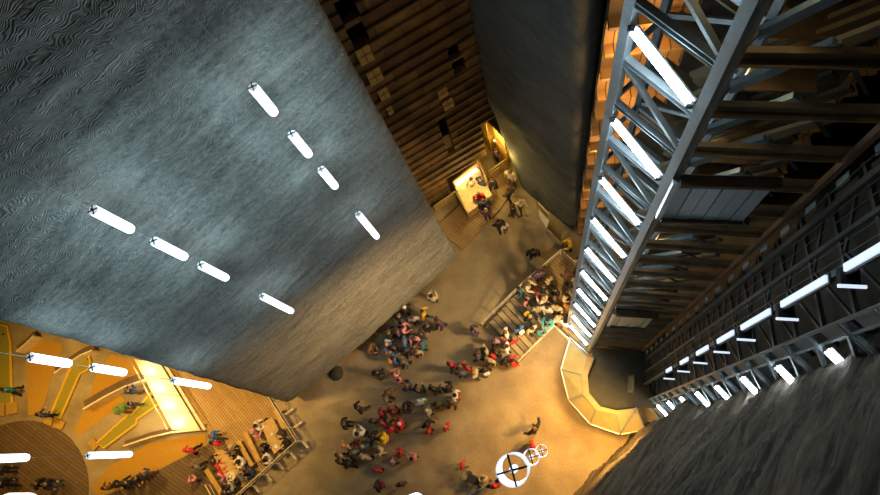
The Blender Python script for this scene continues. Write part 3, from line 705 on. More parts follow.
# ------------------------------------------------------------------ mini golf
TURF = plain('olive golf turf', (.34, .3, .035), .9, 0, .2, 30); KERB = plain('yellow kerb', (.85, .55, .03), .5, 0, .05); CARP = plain('orange carpet', (.52, .29, .035), .95, 0, .15, 25)
def lane(pts, boxpts, lab):
    poly = pxpoly(pts, .1); c = cen(poly)
    t = thing('mini_golf_lane', c, lab, 'golf lane', 'mini golf lanes')
    q = rel(t, poly)
    bm = bmesh.new(); prism(bm, q, 0, .08); obj('turf', bm, TURF, t)
    bm = bmesh.new()
    n = len(q)
    pts_ = [Vector((v.x, v.y, .1)) for v in q]; tube(bm, pts_ + [pts_[0]], .075, 6, False); obj('kerb', bm, KERB, t)
    for b in boxpts:
        bm = bmesh.new(); prism(bm, rel(t, pxpoly(b, .15)), 0, .15); obj('tee_mat', bm, plain('tee mat', (.5, .31, .06), .9), t)
    h = sum(q[:3], Vector()) / 3; bm = bmesh.new(); lathe(bm, [(.08, .081), (.08, .086)], 14, (h.x * .86, h.y * .86, 0)); obj('hole_cup', bm, DARK, t)
lane([(-8, 322), (7, 326), (10.4, 342), (12, 403), (-8, 405)], [[(-6, 405), (4, 404), (4, 416), (-6, 417)], [(6, 403), (17, 402), (17, 413), (6, 415)]], 'straight olive golf lane with yellow kerb at the left photo edge')
lane([(90.6, 349.7), (88.4, 355.7), (90.6, 362.6), (88.4, 369.5), (79.8, 373.8), (63, 412), (61, 418), (50, 416), (70.4, 369), (71, 362), (79, 354)], [[(46, 416), (53, 417), (51, 426), (43, 423)], [(55, 418), (65, 422), (61, 430), (52, 427)]], 'olive golf lane with a wide rounded head, second from the left')
lane([(151, 393), (155, 390), (160, 399), (159, 404), (137, 419), (136, 424), (104, 448), (97, 443), (128, 415), (131, 415)], [[(87, 442), (93, 438), (99, 445), (93, 451)]], 'olive golf lane narrowing to a thin channel beside the glowing ramp')
for pts, lab in (([(33, 338), (62, 343), (62, 352), (52, 375), (46, 398), (38, 415), (28, 415), (26, 361)], 'orange carpet wedge between the first and second golf lanes'),
                 ([(110, 354), (136, 361), (147, 380), (120, 387), (89, 399), (96, 375)], 'orange carpet wedge beyond the curved low wall'),
                 ([(118, 392), (125, 400), (118, 412), (110, 413), (79, 436), (74, 432), (85, 408)], 'orange carpet wedge on the near side of the curved low wall'),
                 ([(110, 466), (150, 443), (205, 434), (206, 446), (120, 488), (97, 497), (92, 487)], 'orange carpet wedge between the ramp and the round floor')):
    poly = pxpoly(pts, .015); c = cen(poly); bm = bmesh.new(); prism(bm, [p - c for p in poly], 0, .015); o = obj('carpet_wedge', bm, CARP); o.location = c; tag(o, lab, 'carpet', 'orange carpet wedges of the mini golf')
c = un(14, 497, 0); bm = bmesh.new(); prism(bm, [Vector((4.9 * math.cos(a * PI / 24), 4.4 * math.sin(a * PI / 24), 0)) for a in range(48)], 0, .02)
o = obj('round_floor', bm, DECKB); o.location = c; tag(o, 'round brown boarded floor at the bottom left corner', 'floor area')
c = un(190, 478, 0); poly = pxpoly([(122, 489), (205, 446), (232, 432), (262, 500), (90, 500)], .02); bm = bmesh.new(); prism(bm, [p - c for p in poly], 0, .02)
o = obj('boarded_walkway', bm, DECKB); o.location = c; tag(o, 'brown boarded walkway left of the dining tables', 'floor area')
def lowwall(pts, h, w, lab, seat=True):
    P = pxpoly(pts, h); c = cen(P); t = thing('curved_bench', c, lab, 'bench', 'low curved benches of the mini golf')
    q = [Vector((p.x - c.x, p.y - c.y, 0)) for p in P]
    nn = []
    for i in range(len(q)):
        d = (q[min(i + 1, len(q) - 1)] - q[max(i - 1, 0)]).normalized(); nn.append(Vector((-d.y, d.x, 0)))
    bm = bmesh.new(); prism(bm, [*q, *[p + n * .1 for p, n in list(zip(q, nn))[::-1]]], 0, h); obj('lit_edge', bm, plain('cream board', (.85, .72, .5), .5), t)
    bm = bmesh.new(); prism(bm, [*[p + n * .1 for p, n in zip(q, nn)], *[p + n * w for p, n in list(zip(q, nn))[::-1]]], 0, h * .6); obj('seat', bm, plain('dark brown board', (.14, .09, .05), .7), t)
lowwall([(16, 352), (25, 345), (34, 336)], .7, .5, 'short dark bench with white edge between the two left lanes')
lowwall([(54, 374), (68, 364), (80, 356), (92, 351)], .7, .5, 'dark bench with white edge behind the second lane head')
lowwall([(83, 410), (105, 397), (125, 387), (147, 380)], .7, .6, 'long curved bench with cream edge between two orange carpets')
lowwall([(123, 447), (150, 438), (172, 433), (205, 430)], .6, .35, 'curved cream bench running from the glowing ramp towards the tee mat')
# glowing ramp
poly = [un(x, y, z) for (x, y), z in zip([(134, 359), (166, 364), (206, 430), (172, 430)], (.5, .5, .5, .5))]
c = cen(poly); t = thing('lit_ramp', c, 'bright cream panelled ramp glowing beside the orange deck', 'ramp'); q = rel(t, poly)
GLOW = plain('cream ramp board', (.9, .74, .45), .35, 0, .06, 5)
for k in range(4):
    a0, a1 = lerp(q[0], q[3], k / 4), lerp(q[0], q[3], (k + 1) / 4 - .006); b0, b1 = lerp(q[1], q[2], k / 4), lerp(q[1], q[2], (k + 1) / 4 - .006)
    bm = bmesh.new(); prism(bm, [a0, a1, b1, b0], -.1 + .1, .5); obj('panel', bm, GLOW, t)
    w = t.location + lerp(lerp(a0, a1, .6), lerp(b0, b1, .6), .25); plight((w.x, w.y, 1.1), 42, (1, .85, .55), .12)
for a, b in ((q[0], q[3]), (q[1], q[2])):
    bm = bmesh.new(); bar(bm, a + Vector((0, 0, .53)), b + Vector((0, 0, .53)), .07, .08); obj('edge_rail', bm, TIMD if a is q[1] else WOODY, t)
# deck with tables
HD = .35
dk, q = slabthing('dining_deck', [(166, 362), (215, 373), (262, 388), (296, 441), (233, 499), (222, 470), (208, 432)], HD - .15, .15, DECK, 'orange slatted wooden dining deck beside the grey rock edge', 'deck', None, 'boards')
for v in q:
    bm = bmesh.new(); w = v * .92; bar(bm, w - Vector((0, 0, HD - .15)), w, .15, .15); obj('support_post', bm, TIMD, dk)
railing([(262, 387), (296, 441), (233, 498)], HD, 'cream railing round the corner of the orange dining deck', 1.0, RL, .9, brackets=-.5)
railing([(205, 485), (213, 499)], HD, 'short cream railing left of the crowded dining table', 1.0, RL, .9)
def table(pts, lab):
    t, q = slabthing('dining_table', pts, HD, .75, WOODY, lab, 'table', 'dining tables on the deck', 'tabletop')
    o = [c for c in t.children if c.name.startswith('tabletop')][0]
    for v in o.data.vertices:
        if v.co.z < .1: v.co.z = .69
    c_ = sum(q, Vector()) / 4
    for v in q:
        w = c_ + (v - c_) * .85; w.z = 0; bm = bmesh.new(); bar(bm, w, w + Vector((0, 0, .69)), .08, .08); obj('leg', bm, WOODY, t)
def bench(pts, lab, rest=False):
    t, q = slabthing('bench', pts, HD, .45, plain('yellow bench wood', (.6, .38, .1), .6, 0, .2, 4), lab, 'bench', 'benches on the dining deck', 'seat')
    o = [c for c in t.children if c.name.startswith('seat')][0]
    for v in o.data.vertices:
        if v.co.z < .1: v.co.z = .39
    c_ = sum(q, Vector()) / 4
    for v in q:
        w = c_ + (v - c_) * .88; w.z = 0; bm = bmesh.new(); bar(bm, w, w + Vector((0, 0, .39)), .07, .07); obj('leg', bm, WOODY, t)
table([(212, 455), (226, 448), (243, 472), (228, 481)], 'wooden dining table crowded with people, left of the pair on the deck')
table([(260, 424), (272, 417), (286, 444), (274, 454)], 'wooden dining table in the corner of the deck railing')
bench([(243, 433), (247, 431), (261, 460), (257, 462)], 'bench on the left side of the corner dining table')
bench([(236, 442), (240, 440), (254, 465), (250, 467)], 'bench on the right side of the crowded dining table')
bench([(204, 471), (208, 468), (224, 493), (220, 496)], 'bench on the left side of the crowded dining table')
bench([(273, 411), (277, 409), (291, 438), (287, 440)], 'bench between the corner table and the deck railing')
def plate(px, py, r, lab, cat='plate', name='plate'):
    P = un(px, py, HD + .75); t = bmesh.new(); lathe(t, [(r * .6, 0), (r, .02), (r * .95, .03), (r * .5, .012)], 16); o = obj(name, t, WHITE); o.location = P; tag(o, lab, cat)
plate(272, 434, .09, 'small white cup plate on the corner dining table'); plate(276, 446, .13, 'white plate near the end of the corner dining table')
t = thing('tray', un(231, 476, HD + .75), 'round pale tray at the near end of the crowded dining table', 'tray'); bm = bmesh.new(); lathe(bm, [(.24, 0), (.27, .015), (.27, .03), (.24, .02)], 20); obj('dish', bm, CREAM, t); bm = bmesh.new(); lathe(bm, [(.06, .02), (.07, .1), (.05, .1)], 12); obj('cup', bm, WHITE, t)

# pushchair on the open floor
t = thing('pushchair', un(475, 479, 0), 'black pushchair on the sandy floor left of the drum lamps', 'pushchair', None, math.radians(-18))
bm = bmesh.new(); box(bm, (0, 0, .55), (.75, .42, .1), 0, .03); obj('seat', bm, DARK, t)
bm = bmesh.new(); box(bm, (-.1, 0, .85), (.5, .42, .08), 0, .03); obj('hood', bm, DARK, t)
bm = bmesh.new(); tube(bm, [(-.3, -.22, .5), (-.65, -.25, 1.0), (-.65, .25, 1.0), (-.3, .22, .5)], .025, 6); obj('handle', bm, STEELD, t)
for x in (-.35, .4):
    for y in (-.24, .24):
        bm = bmesh.new(); tube(bm, [(x, y - .02, .12), (x, y + .02, .12)], .12, 14); obj('wheel', bm, DARK, t)
        bm = bmesh.new(); bar(bm, (x, y * .95, .14), (x * .5, y * .8, .52), .03, .03); obj('frame_leg', bm, STEELD, t)

# ------------------------------------------------------------------ people
def skinmesh(chain_pts, edges, levels=1):
    me = bpy.data.meshes.new('figure'); keys = list(chain_pts)
    me.from_pydata([chain_pts[k][0] for k in keys], [(keys.index(a), keys.index(b)) for a, b in edges], [])
    o = bpy.data.objects.new('figure', me); C.objects.link(o)
    m = o.modifiers.new('skin', 'SKIN'); m.use_smooth_shade = True
    for i, k in enumerate(keys):
        r = chain_pts[k][1]; o.data.skin_vertices[0].data[i].radius = r if isinstance(r, tuple) else (r, r)
        o.data.skin_vertices[0].data[i].use_root = (i == 0)
    s = o.modifiers.new('sub', 'SUBSURF'); s.levels = levels; s.render_levels = levels
    dg = bpy.context.evaluated_depsgraph_get(); dg.update()
    out = bpy.data.meshes.new_from_object(o.evaluated_get(dg)); bpy.data.objects.remove(o); bpy.data.meshes.remove(me); return out
def pose(kind, sw=0.0):
    """joints for one pose; the figure faces +Y"""
    sit = kind == 'sit'
    ph = .47 if sit else .93
    dz = ph - .93
    V = lambda x, y, z: Vector((x, y, z))
    J = {'pelvis': (V(0, 0, ph), (.15, .11)), 'waist': (V(0, -.01, 1.1 + dz), (.13, .1)), 'chest': (V(0, 0, 1.3 + dz), (.16, .115)), 'neckb': (V(0, 0, 1.44 + dz), (.07, .065)),
         'neck': (V(0, .02, 1.5 + dz), .055), 'head': (V(0, .035, 1.6 + dz), (.078, .092)), 'crown': (V(0, .025, 1.69 + dz), (.06, .07)), 'nose': (V(0, .125, 1.585 + dz), .014)}
    E_ = [('pelvis', 'waist'), ('waist', 'chest'), ('chest', 'neckb'), ('neckb', 'neck'), ('neck', 'head'), ('head', 'crown'), ('head', 'nose')]
    for s, n in ((-1, 'l'), (1, 'r')):
        f = s * sw
        if sit: hip, kn, an, toe = V(.09 * s, .06, .47), V(.11 * s, .46, .49), V(.11 * s, .44, .09), V(.12 * s, .58, .05)
        else: hip, kn, an, toe = V(.09 * s, 0, .88), V(.1 * s, .04 + .2 * f, .49), V(.1 * s, -.02 + .38 * f, .09), V(.12 * s, .13 + .38 * f, .05)
        J['hip' + n] = (hip, .095); J['knee' + n] = (kn, .06); J['ankle' + n] = (an, .042); J['toe' + n] = (toe, .04)
        sh = V(.19 * s, 0, 1.39 + dz)
        if kind == 'out': el, wr, ha = V(.36 * s, .06, 1.2), V(.48 * s, .24, 1.3), V(.51 * s, .31, 1.33)
        elif kind in ('phone', 'sit'): el, wr, ha = V(.25 * s, .08, 1.13 + dz), V(.13 * s, .32, 1.22 + dz), V(.1 * s, .38, 1.24 + dz)
        elif kind == 'bend': el, wr, ha = V(.24 * s, .06, 1.12), V(.2 * s, .28, 1.0), V(.19 * s, .35, .97)
        else: el, wr, ha = V(.245 * s, -.03 - .14 * f, 1.12), V(.26 * s, .07 - .26 * f, .89), V(.255 * s, .1 - .28 * f, .82)
        J['sh' + n] = (sh, .065); J['elb' + n] = (el, .045); J['wri' + n] = (wr, .03); J['hand' + n] = (ha, (.035, .02))
        E_ += [('pelvis', 'hip' + n), ('hip' + n, 'knee' + n), ('knee' + n, 'ankle' + n), ('ankle' + n, 'toe' + n), ('chest', 'sh' + n), ('sh' + n, 'elb' + n), ('elb' + n, 'wri' + n), ('wri' + n, 'hand' + n)]
    return J, E_
CLS = {'pelvis-waist': 'torso', 'waist-chest': 'torso', 'chest-neckb': 'torso', 'neckb-neck': 'skin', 'neck-head': 'skin', 'head-crown': 'skin', 'head-nose': 'skin'}
def boneclass(a, b):
    if a.startswith('chest') or a.startswith('sh') or a.startswith('elb'): return 'torso'
    if a.startswith('wri'): return 'skin'
    if a.startswith('pelvis') and b.startswith('hip'): return 'legs'
    if a.startswith('hip') or a.startswith('knee'): return 'legs'
    if a.startswith('ankle'): return 'feet'
    return CLS.get(a + '-' + b, 'torso')
def fingers(bm, J, n, s):
    w, h = J['wri' + n][0], J['hand' + n][0]; d = (h - w).normalized()
    side = d.cross(Vector((0, 0, 1))) if abs(d.z) < .8 else Vector((0, 1, 0)); side.normalize(); cur = side.cross(d).normalized() * s
    for i, ln in enumerate((.065, .08, .085, .075)):
        b = h - d * .01 + side * (.027 - .018 * i) ; m = b + d * ln * .55; tube(bm, [b, m, m + d * ln * .35 + cur * ln * .25], [.0095, .009, .007], 5)
    b = w + d * .03 + side * .025; tube(bm, [b, b + side * .03 + d * .025, b + side * .035 + d * .055], [.011, .010, .008], 5)
def cloth(me, J, E_, want, off):
    bm = bmesh.new(); bm.from_mesh(me); bm.normal_update()
    segs = [(J[a][0], J[b][0], boneclass(a, b), a, b) for a, b in E_]
    rm = []
    for f in bm.faces:
        c = f.calc_center_median(); best = min(segs, key=lambda s: seg_d(c, s[0], s[1]))
        k = best[2]
        if want == 'torso' and (k == 'torso' or (k == 'skin' and best[3] == 'neckb' and False)): continue
        if want == 'legs' and (k == 'legs' or (best[3] == 'pelvis' and c.z < J['pelvis'][0].z + .06)): continue
        if want == 'feet' and k == 'feet': continue
        rm.append(f)
    bmesh.ops.delete(bm, geom=rm, context='FACES')
    ns = {v: v.normal.copy() for v in bm.verts}
    for v in bm.verts: v.co += ns[v] * off
    out = bpy.data.meshes.new('cloth'); bm.to_mesh(out); bm.free()
    for p in out.polygons: p.use_smooth = True
    return out
def seg_d(p, a, b):
    ab = b - a; t = max(0, min(1, (p - a).dot(ab) / max(1e-9, ab.length_squared))); return (p - a - ab * t).length
def hairmesh(J, kind):
    h = J['head'][0]; bm = bmesh.new(); bmesh.ops.create_uvsphere(bm, u_segments=16, v_segments=10, radius=1)
    for v in bm.verts:
        c = v.co.copy(); k = 1.0
        if kind == 'long' and c.z < .2 and c.y < .3: c.z = c.z * 2.0 - .1; k = .98
        v.co = Vector((c.x * .098 * k, c.y * .112 - .012, c.z * .105 + .045)) + h
    rm = [f for f in bm.faces if (lambda c: c.y > .03 and c.z < .075)(f.calc_center_median() - h) or (kind == 'short' and (f.calc_center_median() - h).z < -.02)]
    bmesh.ops.delete(bm, geom=rm, context='FACES')
    if kind == 'hat':
        bmesh.ops.create_uvsphere(bm, u_segments=10, v_segments=6, radius=.03, matrix=Matrix.Translation(h + Vector((0, -.01, .16))))
    out = bpy.data.meshes.new('hair'); bm.to_mesh(out); bm.free()
    for p in out.polygons: p.use_smooth = True
    return out
POSES = {}
for nm, (kd, sw) in {'stand': ('stand', .12), 'walk': ('walk', .55), 'out': ('out', .3), 'phone': ('phone', .05), 'sit': ('sit', 0), 'bend': ('bend', .25)}.items():
    J, E_p = pose(kd, sw); me = skinmesh(J, E_p)
    d = {'J': J, 'torso': cloth(me, J, E_p, 'torso', .028), 'legs': cloth(me, J, E_p, 'legs', .014), 'feet': cloth(me, J, E_p, 'feet', .012)}
    for sd in (-1, 1):
        bm = bmesh.new(); bm.from_mesh(d['feet']); bmesh.ops.delete(bm, geom=[v for v in bm.verts if v.co.x * sd < 0], context='VERTS'); m2 = bpy.data.meshes.new('shoe'); bm.to_mesh(m2); bm.free(); d['feet%d' % sd] = m2
    bm = bmesh.new(); bm.from_mesh(me); fingers(bm, J, 'l', 1); fingers(bm, J, 'r', -1)
    hd = J['head'][0]
    for sx in (-1, 1): bmesh.ops.create_uvsphere(bm, u_segments=6, v_segments=5, radius=.014, matrix=Matrix.Translation(hd + Vector((.03 * sx, .088, .015)))); bmesh.ops.create_uvsphere(bm, u_segments=6, v_segments=5, radius=.024, matrix=Matrix.Translation(hd + Vector((.085 * sx, -.005, 0))) @ Matrix.Diagonal((.5, 1, 1.3, 1)))
    box(bm, hd + Vector((0, .088, -.05)), (.04, .012, .01))
    b2 = bpy.data.meshes.new('body'); bm.to_mesh(b2); bm.free()
    for p in b2.polygons: p.use_smooth = True
    d['body'] = b2
    for hk in ('short', 'long', 'hat'): d[hk] = hairmesh(J, hk)
    bm = bmesh.new(); box(bm, J['chest'][0] + Vector((0, -.21, -.06)), (.28, .16, .4), 0, .04); pk = bpy.data.meshes.new('backpack'); bm.to_mesh(pk); bm.free(); d['pack'] = pk
    for k in ('body', 'torso', 'legs', 'feet-1', 'feet1', 'short', 'long', 'hat', 'pack'): d[k].materials.append(None)
    POSES[nm] = d
COL = dict(black=(.018, .018, .022), navy=(.03, .045, .11), grey=(.2, .2, .2), dgrey=(.065, .065, .07), cream=(.7, .6, .42), white=(.8, .78, .75), beige=(.52, .42, .28), red=(.65, .03, .03), dred=(.25, .02, .04),
           yellow=(.85, .55, .02), orange=(.75, .3, .08), blue=(.06, .2, .55), sky=(.35, .55, .75), teal=(.02, .2, .3), turq=(.05, .36, .42), purple=(.11, .06, .15), lilac=(.45, .3, .5), pink=(.75, .3, .38), green=(.2, .36, .06),
           brown=(.16, .09, .05), olive=(.1, .1, .05), denim=(.1, .14, .24), dark=(.04, .035, .035), blond=(.45, .3, .12), lgrey=(.45, .45, .45), brunet=(.07, .04, .025), blackhair=(.015, .012, .01))
CM = {k: plain('cloth ' + k, v, .85, 0, .12, 12) for k, v in COL.items()}
def part(name, me, m, root):
    o = bpy.data.objects.new(name, me); C.objects.link(o); o.parent = root
    o.material_slots[0].link = 'OBJECT'; o.material_slots[0].material = m; return o
NAMEC = dict(dgrey='dark grey', dred='dark red', sky='light blue', turq='turquoise', lgrey='pale grey', dark='dark')
def person(px, py, top, label, legs='dark', hair='brunet', pz='stand', z0=0.0, sc=1.0, rot=None, hk=None, pack=None, grp='visitors on the floor of the hall'):
    d = POSES[pz]; hz = (1.25 if pz != 'sit' else .95) * sc
    P = un(px, py, z0 + hz)
    r = rot if rot is not None else random.uniform(0, 2 * PI)
    t = thing('person', (P.x, P.y, z0), label, 'person', grp, r); t.scale = (sc * 1.12, sc * 1.12, sc)
    part('body', d['body'], SKIN, t); part('jacket', d['torso'], CM[top], t); part('trousers', d['legs'], CM[legs], t); part('shoe', d['feet-1'], CM['dark'], t); part('shoe', d['feet1'], CM['dark'], t)
    hk = hk or random.choice(['short', 'long', 'short'])
    part('hat' if hk == 'hat' else 'hair', d[hk], CM[hair], t)
    if pack: part('backpack', d['pack'], CM[pack], t)
    return t
W_, O_, PH, SI, BE = 'walk', 'out', 'phone', 'sit', 'bend'
PEOPLE = [
 # corridor
 (471.5, 181.5, 'cream', 'person in cream standing behind the kiosk counter', dict(z0=.12, grp='people in the corridor')),
 (480, 181, 'navy', 'person in dark navy at the kiosk, beside the cream clerk', dict(z0=.12)),
 (492.4, 181.5, 'black', 'person in black with pink face at the kiosk corner', dict(z0=.12)),
 (479, 196, 'red', 'person in red partly behind a broad navy jacket at the kiosk', dict(z0=.12)),
 (484, 203, 'navy', 'person in broad navy blue jacket before the kiosk', dict(z0=.12, sc=1.1)),
 (486.6, 212.5, 'purple', 'person in grey purple jacket on the corridor boards', dict(z0=.12, hair='blond')),
 (508.7, 192.6, 'dgrey', 'person in dark grey walking in the corridor middle', dict(z0=.12, pz=W_)),
 (512.7, 209, 'black', 'tall person in black at the corridor deck edge', dict(sc=1.1, pz=W_)),
 (520.7, 203, 'cream', 'person in cream jacket by the slate rock foot', dict(hair='blond', pz=W_)),
 (499, 223.5, 'black', 'person in black walking out of the corridor', dict(pz=W_)),
 (504.5, 226, 'white', 'child in white walking out of the corridor beside black', dict(sc=.75)),
 (510, 174, 'cream', 'person in long pale coat beside the yellow corridor panels', dict(sc=1.12, legs='cream')),
 (495.5, 152, 'purple', 'person in purple behind the yellow cabinets', dict(z0=.12)),
 (533, 252, 'black', 'person in black alone near the plywood crate', dict(sc=1.15)),
 (570, 243, 'yellow', 'person in yellow bending beside the grey barrier', dict(pz=BE, hair='yellow', hk='hat')),
 # platform
 (582, 257, 'cream', 'person in cream half hidden behind the tower lattice', dict(z0=HP)),
 (581, 273, 'dark', 'person in dark clothes at the lattice edge on the platform', dict(z0=HP)),
 (576, 283, 'white', 'person in white and black beside the lattice on the platform', dict(z0=HP, legs='black')),
 (568, 275, 'brown', 'person in brown patterned jacket on the upper platform boards', dict(z0=HP)),
 (539, 274, 'purple', 'person in blue purple jacket at the platform railing', dict(z0=HP, sc=1.1)),
 (548, 281, 'beige', 'person in beige hood on the upper platform', dict(z0=HP, legs='black', hair='blond', hk='hat')),
 (528, 285.5, 'cream', 'person in cream leaning at the stair head railing', dict(z0=HP, pz=BE)),
 (519.5, 290, 'teal', 'child in teal at the stair head railing', dict(z0=HP - .15, sc=.8)),
 (544, 287, 'black', 'person in black just below the beige hood', dict(z0=HP)),
 (555, 290, 'black', 'person in black in the middle of the platform', dict(z0=HP)),
 (538, 293, 'red', 'child in red among black coats at the stair head', dict(z0=HP, sc=.8)),
 (526, 301, 'pink', 'child in pink on the upper stair treads', dict(z0=1.0, sc=.8)),
 (544, 300, 'cream', 'person in broad cream jacket at the stair head', dict(z0=HP, hair='blond')),
 (566, 296, 'cream', 'person in cream with dark hair right of centre on the platform', dict(z0=HP, hair='blackhair')),
 (555, 299, 'dark', 'person in dark coat between two cream jackets', dict(z0=HP)),
 (538, 309, 'beige', 'person in beige left of the pale cream pair on the platform', dict(z0=1.2, hair='blond')),
 (547, 309, 'white', 'person in puffy pale jacket on the lower platform', dict(z0=HP, hair='brunet')),
 (557, 308, 'cream', 'person in yellow cream coat beside the orange jacket', dict(z0=HP, hair='blond')),
 (568, 308, 'orange', 'person in orange jacket by the tower lattice', dict(z0=HP, hair='blond')),
 (530, 317, 'black', 'person in black with yellow collar on the stair', dict(z0=1.0, hair='blond', pack='yellow')),
 (548, 320.5, 'turq', 'person in turquoise jacket at the stair head', dict(z0=HP)),
 (557.5, 319, 'beige', 'person in beige with light hair behind the turquoise jacket', dict(z0=HP, hair='beige')),
 (565, 323, 'white', 'person in white with dark hair near the platform corner post', dict(z0=HP, hair='blackhair')),
 (541, 330, 'turq', 'smaller person in turquoise against the stair railing', dict(z0=1.2, sc=.85)),
 (532, 329, 'cream', 'person in cream beige on the middle of the stair', dict(z0=.9, hair='brunet')),
 (519, 329, 'blue', 'person in blue and black on the middle stair treads', dict(z0=.7, legs='black', hair='blackhair', pack='white')),
 (506, 333, 'white', 'person in white jacket on the lower stair', dict(z0=.4)),
 (494, 341, 'lilac', 'person in lilac at the foot of the stair', dict(z0=.1)),
 (511, 342, 'red', 'child in red stretching an arm on the lower stair', dict(z0=.5, pz=O_, sc=.8)),
 (507, 347, 'white', 'person in puffy white jacket low on the stair below the red child', dict(z0=.35)),
 (496, 352.5, 'black', 'person in black with a red backpack at the stair foot', dict(pack='red')),
 (505, 360, 'black', 'person in black at the lower end of the stair railing', dict()),
 (512, 361.5, 'red', 'person in red bending at the end of the open side railing', dict(pz=BE, legs='red')),
 # between stair and crowd
 (485, 349.5, 'beige', 'person in grey beige left of the stair foot', dict()),
 (478, 354.5, 'dgrey', 'broad person in dark grey left of the stair foot', dict(sc=1.1)),
 (490, 360.5, 'beige', 'person in beige coat below the dark grey one', dict(hair='blond')),
 (485, 370, 'black', 'person in black with white collar, lowest near the stair foot', dict(pz=W_, pack='white')),
 (475, 374, 'cream', 'person in cream coat lowest left of the stair group', dict(hair='blond')),
 (460, 373.5, 'denim', 'person in denim blue beside the red jackets', dict(hair='brunet')),
 (466, 366.5, 'red', 'person in bright red jacket left of the stair group', dict()),
 (452, 365, 'dred', 'person in dark red walking at the left of the stair group', dict(pz=W_, hair='red', hk='hat')),
 (472.5, 330.5, 'purple', 'person in purple alone left of the upper stair railing', dict(pz=PH)),
 # upper crowd near the rock wall
 (438.6, 322, 'purple', 'broad person in dark purple right of the upper crowd', dict(sc=1.1)),
 (432, 298, 'cream', 'person in cream alone above the upper crowd', dict(hair='blackhair')),
 (423, 312.5, 'yellow', 'person in yellow at the top of the upper crowd', dict(hair='brunet')),
 (428, 326, 'black', 'person in black between yellow and dark purple jackets', dict()),
 (413, 318.5, 'lgrey', 'person in pale grey jacket in the upper crowd', dict()),
 (399, 317, 'black', 'person in black left of the pale grey jacket', dict(pz=W_)),
 (406, 308.5, 'black', 'person in black with white hat topmost in the upper crowd', dict(hair='white', hk='hat')),
 (403.5, 328, 'pink', 'person in pale pink in the upper crowd', dict(hair='blackhair')),
 (397.5, 332, 'purple', 'person in dark violet beside the pale pink one', dict()),
 (388.6, 333, 'black', 'broad person in black at the left of the upper crowd', dict(sc=1.15)),
 (388, 345, 'blue', 'person in bright blue with white trim at the crowd edge', dict(pack='sky', hair='orange')),
 (404.5, 341, 'blue', 'person in blue in the middle of the upper crowd', dict()),
 (415, 338.5, 'pink', 'person in pinkish red in the upper crowd', dict(hair='brunet')),
 (421.5, 334, 'dark', 'person in dark brown behind the pinkish red one', dict()),
 (423, 345, 'teal', 'person in teal at the right of the upper crowd', dict()),
 (416.4, 352, 'beige', 'person in grey beige low in the upper crowd', dict(hair='brunet')),
 (394.5, 348, 'black', 'person in black beside the bright blue one', dict()),
 (406, 350, 'dgrey', 'person in dark grey below the middle blue jacket', dict()),
 (370, 348, 'brown', 'person in brown nearest the dark rock foot', dict(hair='brunet')),
 (394, 359, 'blue', 'person in blue with an orange backpack', dict(pack='orange', hair='blackhair')),
 (403.5, 362, 'denim', 'person in grey blue beside the orange backpack', dict()),
 # middle
 (377, 373, 'black', 'person in black right of the low boulder', dict(pz=W_)),
 (393.6, 374, 'pink', 'child in pink below the orange backpack', dict(sc=.8, pz=PH)),
 (399.6, 380.5, 'pink', 'small child in dark pink with dark hair below the pink child', dict(sc=.7, hair='blackhair')),
 (408, 386, 'navy', 'person in navy leaning forward in the middle floor', dict(pz=BE, legs='navy')),
 (418.5, 390.5, 'black', 'person in black right of the navy one', dict()),
 (434, 389, 'black', 'person in black with tan face above the olive coat', dict(hair='brunet')),
 (449, 387.5, 'black', 'person in black at the right end of the middle crowd', dict(pz=PH)),
 (455, 395.5, 'white', 'person in white and red at the right end of the middle crowd', dict(legs='red', hair='blackhair')),
 (451, 402, 'olive', 'person in dark olive beside the white and red one', dict(sc=1.1)),
 (437, 404, 'olive', 'broad person in blackish olive in the middle crowd', dict(sc=1.1, hair='blackhair')),
 (420, 402, 'sky', 'person in light blue in the middle crowd', dict(hair='lgrey')),
 (428.5, 411, 'lgrey', 'person in pale grey with light hair below the olive coats', dict(hair='cream')),
 (405, 407, 'black', 'person in black leaning above the red group', dict(pz=BE)),
 (388, 393, 'brown', 'person in brown below the two pink children', dict(pz=W_)),
 (386, 399, 'grey', 'person in grey beside the brown one', dict(sc=.85)),
 (358, 408, 'black', 'person in black alone left of the lower crowd, upper of two', dict(pz=W_)),
 (344, 423.5, 'black', 'person in black alone left of the lower crowd, lower of two', dict(legs='black')),
 # lower crowd
 (359, 434.5, 'white', 'person in white fur collar at the lower crowd top', dict(hair='blackhair', sc=1.1)),
 (382, 413, 'dred', 'person in dark red at the top of the red group', dict(hair='dred', hk='hat')),
 (382, 423, 'dred', 'person in dark red in the middle of the red group', dict(hair='dred')),
 (392.4, 411.5, 'dred', 'person in maroon with black hair in the red group', dict(hair='blackhair')),
 (388, 417.5, 'brown', 'person in dark brown between the dark red jackets', dict()),
 (392.4, 428.5, 'red', 'person in bright red beside the yellow jacket', dict(hair='red', hk='hat')),
 (401, 424, 'red', 'person in bright red with white hat', dict(hair='white', hk='hat')),
 (384.6, 438.5, 'yellow', 'person in broad yellow jacket in the lower crowd', dict(sc=1.12, hair='yellow', hk='hat')),
 (374, 421, 'dgrey', 'person in dark grey left of the dark red ones', dict()),
 (373, 437, 'black', 'person in black left of the yellow jacket', dict(sc=1.1)),
 (426.7, 424, 'black', 'person in black with a red child below', dict(hair='blackhair')),
 (428.4, 431, 'red', 'child in red below a person in black', dict(sc=.75, hair='red', hk='hat')),
 (446.4, 427, 'red', 'child in red with pale face alone right of the crowd', dict(sc=.8, hair='pink', hk='hat')),
 (345.4, 446, 'beige', 'person in beige and orange at the left of the lower crowd', dict(hair='orange')),
 (356, 443, 'red', 'child in dull red below the white fur collar', dict(sc=.75)),
